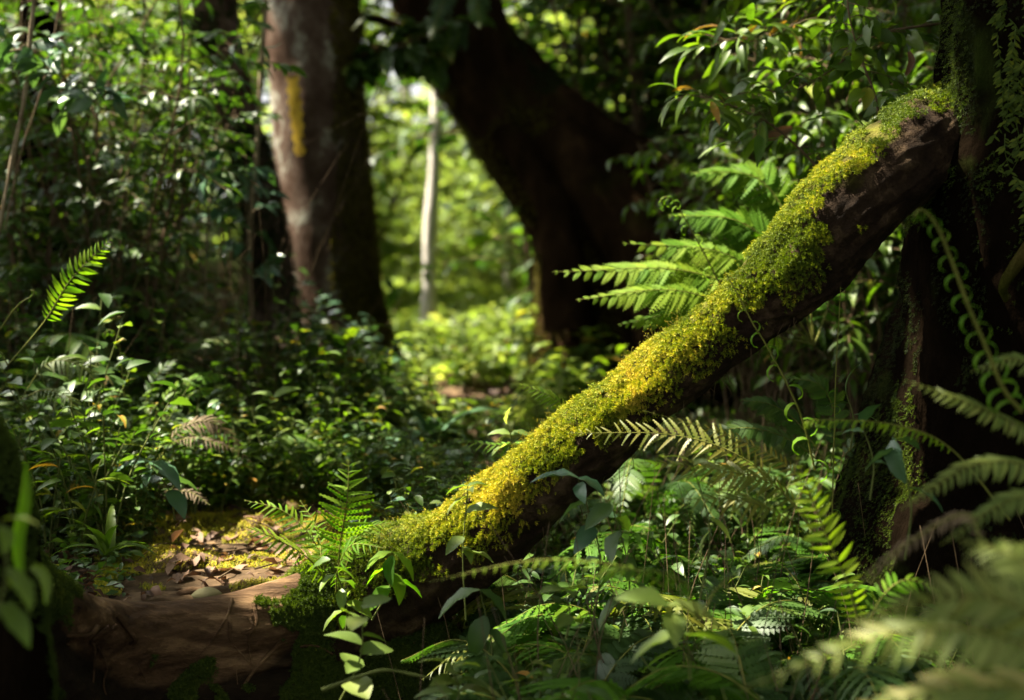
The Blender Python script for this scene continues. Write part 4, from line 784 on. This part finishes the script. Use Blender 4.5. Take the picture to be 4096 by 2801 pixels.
def scatter(protos, n, xs, ys, smin, smax, label=None, group=None, tries=40, pw=.28, tilt=.08, fit=True, dens=None):
    done = 0; first = [k for k in range(len(protos))]
    for _ in range(n*tries):
        if done >= n: break
        d = rng.uniform(*ys); px = rng.uniform(*xs); x = (px-512)/FPX*d; y = d*math.cos(PITCH)
        if pdist(np.array([x]), np.array([y]))[0] < pw and y < 4.3: continue
        if x < -.02 and y < 3.25 and x > -1.1: continue
        lq = np.hypot(LOG[:, 0]-x, LOG[:, 1]-y).min()
        if lq < .10 and x < .0: continue
        k = int(rng.integers(len(protos))); pr = protos[k]; s = rng.uniform(smin, smax); z = float(gz(np.array([x]), np.array([y]))[0]) - .01
        lim = ylim(px, d); h = pr['h']*s; top = proj((x, y, z+h))[1]
        if top < lim:
            if not fit: continue
            s2 = s*(proj((x, y, z))[1]-lim)/max(1, proj((x, y, z))[1]-top)
            if s2 < smin*.75: continue
            s = s2
        if (px < -300 or px > 1324) and d < 0: continue
        rz = rng.uniform(0, 6.28); tl = (rng.normal(0, tilt), rng.normal(0, tilt))
        if k in first: pose(pr, (x, y, z), rz, s, tl); first.remove(k); tag(pr, label, None, group); r = pr
        else: r = dup(pr, (x, y, z), rz, s, label, group, tl)
        done += 1
    for k in first: protos[k].location = (-6 - k, -3, float(gz(np.array([-6.0]), np.array([-3.0]))[0]))
    return done
print('explicit done', len(bpy.data.objects))
# left bank: dark glossy seedlings and shrubs
lab = 'dark glossy leaved shrub in the shaded thicket on the left bank'
sh_l = [shrub_proto('shrub', lab, 'shrub', 1.5, 5, .060, M_DARK, T_OV, .34, 8, .19, -.25, r=.005, ntw=15, bare=.03) for _ in range(2)] + [shrub_proto('shrub', lab, 'shrub', 1.7, 4, .072, M_DARK, T_LAN, .3, 8, .20, -.35, r=.005, ntw=15, bare=.03), shrub_proto('shrub', lab, 'shrub', 1.3, 5, .055, M_MID, T_OV, .34, 8, .19, -.25, r=.005, ntw=14, bare=.02)]
scatter(sh_l, 21, (-90, 150), (4.8, 6.3), .5, 1.35, lab, 'dark shrubs in the left thicket')
lab = 'low dark leaved seedling carpeting the left bank beside the trail'
he_l = [herb_proto('seedling', lab, 'plant', .32, 10, .052, M_DARK, T_OV, nst=5, sp=.4), herb_proto('seedling', lab, 'plant', .28, 9, .060, M_MID, T_LAN, nst=5, sp=.4), herb_proto('seedling', lab, 'plant', .36, 11, .046, M_MID, T_OV, nst=5, sp=.4), herb_proto('seedling', lab, 'plant', .24, 9, .042, M_BLUE, T_RND, nst=5, sp=.4), herb_proto('seedling', lab, 'plant', .5, 12, .055, M_DARK, T_OV, nst=5, sp=.3)]
scatter(he_l, 290, (-60, 480), (3.4, 6.0), .7, 1.5, lab, 'seedlings carpeting the left bank', pw=.2)
lab = 'leafy seedling growing on the right forest floor below the log'
he_r = [herb_proto('leafy_seedling', lab, 'plant', .26, 10, .040, M_MID, T_OV, nst=5, sp=.4), herb_proto('leafy_seedling', lab, 'plant', .3, 10, .045, M_DARK, T_LAN, nst=5, sp=.4), herb_proto('leafy_seedling', lab, 'plant', .2, 8, .030, M_PALE, T_RND, nst=6, sp=.5), herb_proto('leafy_seedling', lab, 'plant', .24, 10, .036, M_MID, T_OV, nst=5, sp=.4), herb_proto('leafy_seedling', lab, 'plant', .3, 9, .05, M_DARK, T_OV, nst=4, sp=.4)]  # broad-leaved seedlings, like those on the left bank
scatter(he_r, 285, (380, 1120), (2.0, 4.6), .6, 1.25, lab, 'seedlings on the right forest floor')
lab = 'dark green fern growing on the right forest floor below the log'
fe_r = [fern_proto('fern', lab, .36, 7, .22, M_FERND, T_SER), fern_proto('fern', lab, .40, 8, .22, M_FERND, T_BIP, tone=.4), fern_proto('fern', lab, .34, 6, .18, M_FERND, T_SIMPLE), fern_proto('fern', lab, .36, 6, .2, M_FERN, T_BIP, tone=.25)]
scatter(fe_r, 85, (540, 1150), (2.2, 4.2), .6, 1.2, lab, 'ferns on the right forest floor')
lab = 'olive green fern leaning among the seedlings right of the log'
scatter([fern_proto('fern', lab, .44, 7, .24, M_OLIVE, T_SER, tone=.35), fern_proto('fern', lab, .44, 6, .22, M_FERN, T_SER, tone=.4)], 24, (580, 900), (2.6, 3.7), .7, 1.2, lab, 'olive ferns right of the log')
lab = 'leafy seedling in front of the yellow marked trunk'
scatter([herb_proto('trunk_foot_herb', lab, 'plant', .5, 10, .09, M_DARK, T_OV, nst=4), herb_proto('trunk_foot_herb', lab, 'plant', .6, 10, .08, M_BLUE, T_OV, nst=4)], 36, (215, 400), (4.9, 6.2), .7, 1.3, lab, 'seedlings at the foot of the marked trunk')
lab = 'dark fern among the seedlings of the left bank'
fe_l = [fern_proto('fern', lab, .42, 6, .22, M_FERND, T_SER), fern_proto('fern', lab, .5, 6, .2, M_FERND, T_SIMPLE)]
scatter(fe_l, 34, (-60, 330), (3.6, 5.6), .6, 1.2, lab, 'ferns on the left bank')
lab = 'low leafy herb growing between the trunks at the mouth of the bright gap'
he_g = [herb_proto('gap_herb', lab, 'plant', .34, 9, .10, M_MID, T_OV, nst=4), herb_proto('gap_herb', lab, 'plant', .3, 9, .13, M_SUN, T_LAN, nst=4)]
scatter(he_g, 150, (330, 620), (4.8, 9.5), .7, 1.3, lab, 'herbs at the mouth of the gap', pw=-1)
lab = 'leafy herb closing over the trail behind the sunlit fern'
scatter([herb_proto('trail_herb', lab, 'plant', .30, 10, .060, M_MID, T_OV, nst=5, sp=.4), herb_proto('trail_herb', lab, 'plant', .34, 10, .075, M_MID, T_LAN, nst=4, sp=.4), herb_proto('trail_herb', lab, 'plant', .26, 9, .055, M_BLUE, T_OV, nst=5, sp=.4)], 46, (205, 450), (4.0, 5.0), .6, 1.15, lab, 'herbs closing over the trail', pw=-1)
# behind the log, right: leafy shrubs with hanging long leaves
lab = 'bushy long leaved shrub filling the forest behind the upper log'
sh_r = [shrub_proto('shrub', lab, 'shrub', 2.0, 4, .10, M_MID, T_LAN, .28, 7, .22, -.45, r=.007, ntw=14, bare=.15) for _ in range(2)] + [shrub_proto('shrub', lab, 'shrub', 2.2, 4, .085, M_MID, T_OV, .28, 6, .2, -.3, r=.007, ntw=14, bare=.2)]
scatter(sh_r, 42, (590, 1060), (4.7, 6.5), .8, 1.4, lab, 'shrubs behind the log')
# further understorey both sides
lab = 'tall blurred understorey bush in the shade behind the left thicket'
sh_b = [shrub_proto('bush', lab, 'bush', 3.0, 5, .15, M_MID, T_LO, .3, 8, .22, -.3, r=.012, ntw=14, bare=.08), shrub_proto('bush', lab, 'bush', 3.4, 5, .16, M_DARK, T_LO, .3, 8, .22, -.3, r=.012, ntw=14, bare=.1)]
scatter(sh_b, 7, (-150, 300), (7.2, 10), .8, 1.3, lab, 'bushes behind the left thicket')
lab = 'tall blurred understorey bush behind the leaning trunk and the log'
scatter([dup(q, (0, 0, -50)) for q in sh_b], 14, (550, 740), (7.3, 9.5), .8, 1.2, lab, 'bushes behind the leaning trunk')
scatter([dup(q, (0, 0, -50)) for q in sh_b], 26, (575, 1250), (7.4, 10.5), .8, 1.3, lab, 'bushes behind the leaning trunk')
lab = 'pale sunlit bush beyond the shade in the far forest'
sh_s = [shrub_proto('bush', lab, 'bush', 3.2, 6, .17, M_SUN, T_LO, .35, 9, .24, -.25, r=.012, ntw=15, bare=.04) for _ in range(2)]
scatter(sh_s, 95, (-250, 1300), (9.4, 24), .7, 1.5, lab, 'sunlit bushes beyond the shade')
lab = 'low sunlit bush beside the trail in the bright gap'
scatter([dup(q, (0, 0, -50)) for q in sh_s], 46, (330, 600), (9.6, 20), .25, .55, lab, 'low bushes in the bright gap', pw=.0)
lab = 'sunlit bush closing the gap beneath the white spot of sky'
fr = None
for k, (px, d, py) in enumerate([(372, 14, 40), (352, 15.5, 20), (392, 16, 98), (412, 15, 128), (432, 17, 126), (450, 14.5, 128), (472, 16, 100), (486, 15, 60), (505, 14, 100), (525, 15.5, 90), (375, 18.5, 62)]):
    x = (px-512)/FPX*d; z = float(gz(np.array([x]), np.array([d]))[0]); w = (z-1.1+.02); h = (270-py)/FPX*d - w
    q = dup(sh_s[k % 2], (x, d, z), rng.uniform(0, 6), h/3.1, lab, 'bushes under the white sky spot')
# far trees
def tree_proto(label, h, seed):
    root = thing('tree', label, 'tree', (0, 0, -50)); mb = MB(); pts = spline([[0, 0, 0], [.1, 0, h*.4], [-.1, .1, h*.7], [0, 0, h]], 20); tube(mb, pts, np.linspace(.16, .04, 20), 10, trunk_bump(.03, 4, seed))
    for k in range(9):
        q = curve_at(pts, np.array([.35+.07*k]))[0]; a = k*2.4; e = q + np.array([math.cos(a)*1.6, math.sin(a)*1.6, .9]); tube(mb, spline([q, (q+e)/2+[0, 0, -.1], e], 8), np.linspace(.05, .015, 8), 6)
    mb.build('trunk', M_LIANA, root); r = np.random.default_rng(seed); mb = MB(); n = 5200
    p = r.normal(0, 1, (n, 3)); p = nrm(p)*np.cbrt(r.random((n, 1))); q = p*[2.4, 2.4, h*.36] + [0, 0, h*.62]; c = fbm(q*.8+seed, seed, 3); q = q[c > -.05]; m = len(q)
    a = r.uniform(0, 6.28, m); D = np.stack([np.cos(a), np.sin(a), r.uniform(-.9, .2, m)], -1); mb.inst(T_LO, frames(D, nrm(np.array([0, 0, 1.0])+r.normal(0, .5, (m, 3))))*(.30*r.uniform(.6, 1.3, m))[:, None, None], q, np.clip(r.normal(.5, .22, m), 0, 1))
    mb.build('crown', M_SUN, root); root['h'] = h; return root
lab = 'tall leafy tree closing the far end of the forest'
tp = [tree_proto(lab, 9.0, 5), tree_proto(lab, 11.0, 6)]
scatter(tp, 46, (-350, 1400), (22, 42), .8, 1.3, lab, 'far trees', pw=.0)
small_trunk([(441, -60, 5, 9.4), (439, 60, 6, 9.4), (437, 110, 6.5, 9.4), (434, 180, 6.5, 9.4), (430, 240, 7, 9.4), (428, 330, 8, 9.4)], 'slim white trunk standing in the middle of the bright gap', M_PALEB, seed=25, tone=-1)
small_trunk([(402, -60, 5, 16), (404, 60, 6, 16), (407, 120, 6, 16), (408, 200, 7, 16), (410, 320, 8, 16)], 'faint second pale trunk at the left of the bright gap', M_PALEB, seed=26, tone=-1)
small_trunk([(512, 60, 4, 12), (510, 200, 5, 12), (508, 320, 5, 12)], 'thin pale pole like trunk at the right of the bright gap', M_PALEB, seed=27, tone=-1)
# unseen forest bushes at the sides, added to hold back low skylight
lab = 'tall unseen bush added at the side to hold back low skylight'
ring = dup(sh_b[0], (0, 0, -50)); ring2 = dup(sh_b[1], (0, 0, -50)); first = [ring, ring2]
for k in range(22):
    if k < 10: x, y = -rng.uniform(3.6, 5.2), rng.uniform(-2, 6)
    elif k < 22: x, y = rng.uniform(2.9, 4.6), rng.uniform(-2, 7)
    else: x, y = rng.uniform(-3.6, 3.8), -rng.uniform(1.8, 4.0)
    z = float(gz(np.array([x]), np.array([y]))[0]); q = first.pop() if first else None
    if q is not None: pose(q, (x, y, z), rng.uniform(0, 6), 1.1); tag(q, lab, None, 'bushes around the scene')
    else: dup([ring, ring2][k % 2], (x, y, z), rng.uniform(0, 6), rng.uniform(.9, 1.3), lab, 'bushes around the scene')

# leafy branch at the upper right
def leafy_branch(label, rows, m, n, Lf, seed, T=T_OVF, r=.004, droop=-.35):
    pts = spline(pxc(rows), 40); root = thing('branch', label, 'branch', pts[0]); mb = MB(); tube(mb, pts, np.linspace(r, r*.35, 40), 6, trunk_bump(.001, 40, seed), .3); fo = MB(); q, D, tn = [], [], []
    for k in range(n):
        t = .15+.85*k/n; p = curve_at(pts, np.array([t]))[0]; a = rng.uniform(0, 6.28); d = nrm(np.array([math.cos(a), math.sin(a)*.6, rng.uniform(-.5, .5)])); l = rng.uniform(.05, .14); e = p+d*l; tp = spline([p, (p+e)/2+[0, 0, .01], e], 5); tube(mb, tp, np.linspace(.0015, .0007, 5), 4)
        for i in range(4): q.append(tp[1+i]); D.append(d + rng.normal(0, .5, 3) + [0, 0, droop]); tn.append(np.clip(rng.normal(.5, .16), 0, .86) if rng.random() > .05 else .97)
    fo.inst(T, frames(np.array(D), nrm(np.array([0, -.25, 1.0])+rng.normal(0, .4, (len(q), 3))))*(Lf*rng.uniform(.6, 1.15, len(q)))[:, None, None], np.array(q), tn)
    mb.build('twigs', M_TWIG, root, pts[0]); fo.build('foliage', m, root, pts[0])
leafy_branch('bare looking twisted branch leaving the dark right tree at the top', [(955, 22, 3.5), (915, 27, 3.5), (880, 34, 3.5), (850, 55, 3.52), (828, 72, 3.55), (790, 92, 3.6), (765, 90, 3.6)], M_MID, 16, .075, 1)
leafy_branch('dark leafy branch closing the top of the bright gap', [(475, 15, 6.6), (440, 30, 6.5), (405, 44, 6.4), (370, 52, 6.4), (335, 66, 6.4)], M_DARK, 34, .14, 7, T_OVF, .012)
leafy_branch('dark leafy twig hanging beside the white spot of sky', [(455, 45, 6.6), (430, 58, 6.5), (405, 64, 6.5), (380, 78, 6.5)], M_DARK, 14, .12, 8, T_OVF, .009)
leafy_branch('green leafy branch hanging in from the top above the log', [(860, -60, 4.0), (840, -10, 4.0), (800, 20, 4.0), (760, 40, 3.95), (710, 40, 3.9)], M_MID, 26, .11, 2, T_LAN)
leafy_branch('leafy branch with long shining leaves just above the log', [(830, 180, 3.7), (790, 140, 3.7), (760, 118, 3.7), (715, 100, 3.7), (690, 95, 3.7)], M_MID, 18, .10, 3, T_LAN)
leafy_branch('leaf spray touching the log beside the dark right tree', [(880, 140, 3.4), (876, 100, 3.45), (862, 60, 3.5), (850, 20, 3.5), (846, -20, 3.5)], M_MID, 18, .07, 4)
leafy_branch('leaf spray over the middle of the left thicket', [(250, 330, 5.0), (252, 240, 5.0), (246, 190, 4.9), (225, 170, 4.8), (196, 180, 4.7)], M_BLUE, 20, .09, 5)
leafy_branch('bluish leaved branch in the top left corner', [(-10, 60, 4.2), (20, 50, 4.2), (50, 62, 4.2), (75, 90, 4.2), (105, 110, 4.2)], M_BLUE, 16, .09, 6)
for lab, rows, w, m in [('yellow dead leaf hanging in the left thicket', [(166, 66, 5.0), (172, 72, 5.0), (176, 80, 5.0), (172, 88, 5.0)], 12, M_SUN), ('long yellowing leaf hanging below the yellow leaf', [(178, 88, 5.0), (186, 98, 5.0), (191, 106, 5.0), (192, 114, 5.0)], 8, M_SUN), ('yellow leaf blade touching the slim mossy trunk', [(184, 62, 5.0), (194, 66, 5.0), (202, 73, 5.0), (209, 83, 5.0)], 6, M_SUN),
                        ('orange dead leaf hanging above the ferns behind the log', [(792, 128, 3.8), (778, 132, 3.8), (768, 140, 3.8), (757, 149, 3.8)], 9, M_DEAD), ('brown curled leaf dangling beside the dark right tree', [(908, 52, 3.4), (911, 60, 3.4), (909, 68, 3.4), (905, 76, 3.4)], 7, M_DEAD)]:
    blade_px(lab, rows, w, m, 'hanging_leaf')

# ------------------------------------------------------------------ ground cover, litter, moss on the trail
def stuff_leaves(name, n, xs, ys, L, m, cond, tone=(.45, .2), lift=.012, tl=.5, T=T_LO):
    d = rng.uniform(*ys, n); px = rng.uniform(*xs, n); x = (px-512)/FPX*d; y = d; k = cond(x, y); x, y = x[k], y[k]; z = gz(x, y) + lift*rng.uniform(.3, 1.6, len(x)); n = len(x); a = rng.uniform(0, 6.28, n)
    D = np.stack([np.cos(a), np.sin(a), rng.normal(0, .25, n)], -1); U = nrm(np.array([0, 0, 1.0])+rng.normal(0, tl, (n, 3))); mb = MB()
    mb.inst(T, frames(D, U)*(L*rng.uniform(.5, 1.3, n))[:, None, None], np.stack([x, y, z], -1), np.clip(rng.normal(*tone, n), 0, 1)); tag(mb.build(name, m), None, None, None, 'stuff')
off = lambda w: (lambda x, y: (pdist(x, y) > w) & ~((y < 3.0) & (x < -.1)))
stuff_leaves('ground_cover', 22000, (-80, 1150), (1.9, 6.5), .035, M_DARK, off(.26), lift=.05)
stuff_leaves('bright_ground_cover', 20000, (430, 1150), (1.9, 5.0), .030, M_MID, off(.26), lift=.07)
stuff_leaves('leaf_litter', 7500, (-60, 1150), (2.0, 7.0), .042, M_DEAD, lambda x, y: ((pdist(x, y) > .2) | (rng.random(len(x)) < .5)) & ~((y < 3.0) & (x < -.1)), lift=.02, tl=.45, tone=(.35, .22), T=leaf_t(1, .42, 3, .4, 1.5, wave=.2))
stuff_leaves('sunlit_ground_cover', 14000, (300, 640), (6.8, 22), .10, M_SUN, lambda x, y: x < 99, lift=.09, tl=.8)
def trail_moss():
    n = 60000; d = rng.uniform(3.05, 5.2, n); px = rng.uniform(90, 470, n); x = (px-512)/FPX*d; y = d; p = np.stack([x, y, gz(x, y)], -1); c = fbm(p*[5, 5, 0], 141, 3)
    k = (pdist(x, y) < .5) & (c + .5*sstep(.12, .38, pdist(x, y)) + .25*sstep(3.3, 3.9, y) > -.02); p = p[k]; m = len(p); mo = MB()
    moss_on(mo, p+[0, 0, .008], np.tile([0, 0, 1.0], (m, 1)), .011*rng.uniform(.6, 1.5, m), np.clip(.4+.35*c[k]+rng.normal(0, .12, m), 0, 1), 0); tag(mo.build('moss_carpet', M_MOSS), None, None, None, 'stuff')
trail_moss()
def thin_stems(name, n, xs, ys, h, m):
    mb = MB()
    for _ in range(n):
        d = rng.uniform(*ys); px = rng.uniform(*xs); x = (px-512)/FPX*d
        if pdist(np.array([x]), np.array([d]))[0] < .3: continue
        p = np.array([x, d, float(gz(np.array([x]), np.array([d]))[0])]); l = rng.uniform(*h); e = p + [rng.normal(0, .3*l), rng.normal(0, .2*l), l]
        if proj(e)[1] < ylim(px, d): continue
        twig(mb, [p, (p+e)/2+rng.normal(0, .06*l, 3), e], rng.uniform(.0010, .0022), .0006, 4, .5, 0, 7)
    tag(mb.build(name, m), None, None, None, 'stuff')
thin_stems('dry_undergrowth', 420, (400, 1120), (2.3, 4.8), (.15, .5), M_TWIG)
thin_stems('thicket_undergrowth', 320, (-60, 330), (3.9, 6.0), (.3, 1.3), M_TWIG)
for k in range(22):
    d = rng.uniform(3.15, 4.3); px = rng.uniform(120, 330); a = rng.uniform(0, 6.28); l = rng.uniform(.03, .12); x = (px-512)/FPX*d; q = []
    for t in (-1, 0, 1):
        xx, yy = x+t*l*math.cos(a)+rng.normal(0, .006), d+t*l*math.sin(a); q.append([xx, yy, float(gz(np.array([xx]), np.array([yy]))[0])+.022])
    mb = MB(); twig(mb, np.array(q), rng.uniform(.0015, .004), .0012, 5, .3); o = mb.build('twig', M_TWIG, None, q[1]); o.location = Vector(q[1]); tag(o, 'thin brown twig lying among the dead leaves on the trail', 'twig', 'twigs on the trail')
lab = 'fallen brown leaf lying on the trail'; fl = None
for k in range(46):
    d = rng.uniform(3.15, 4.1); px = rng.uniform(150, 320); x = (px-512)/FPX*d; z = float(gz(np.array([x]), np.array([d]))[0])+.02
    if fl is None:
        mb = MB(); mb.inst(leaf_t(1, .5, 5, .35, .9, wave=.2), np.eye(3)[None]*.07, np.zeros((1, 3)), [.6]); fl = mb.build('fallen_leaf', M_DEAD); tag(fl, lab, 'leaf', 'fallen leaves on the trail'); q = fl
    else: q = fl.copy(); C.objects.link(q)
    pose(q, (x, d, z), rng.uniform(0, 6.28), rng.uniform(.6, 1.2), (rng.normal(0, .25), rng.normal(0, .25)))
for o in list(bpy.data.objects):       # unused prototypes
    if 'h' in o.keys(): del o['h']
print('objects', len(bpy.data.objects))
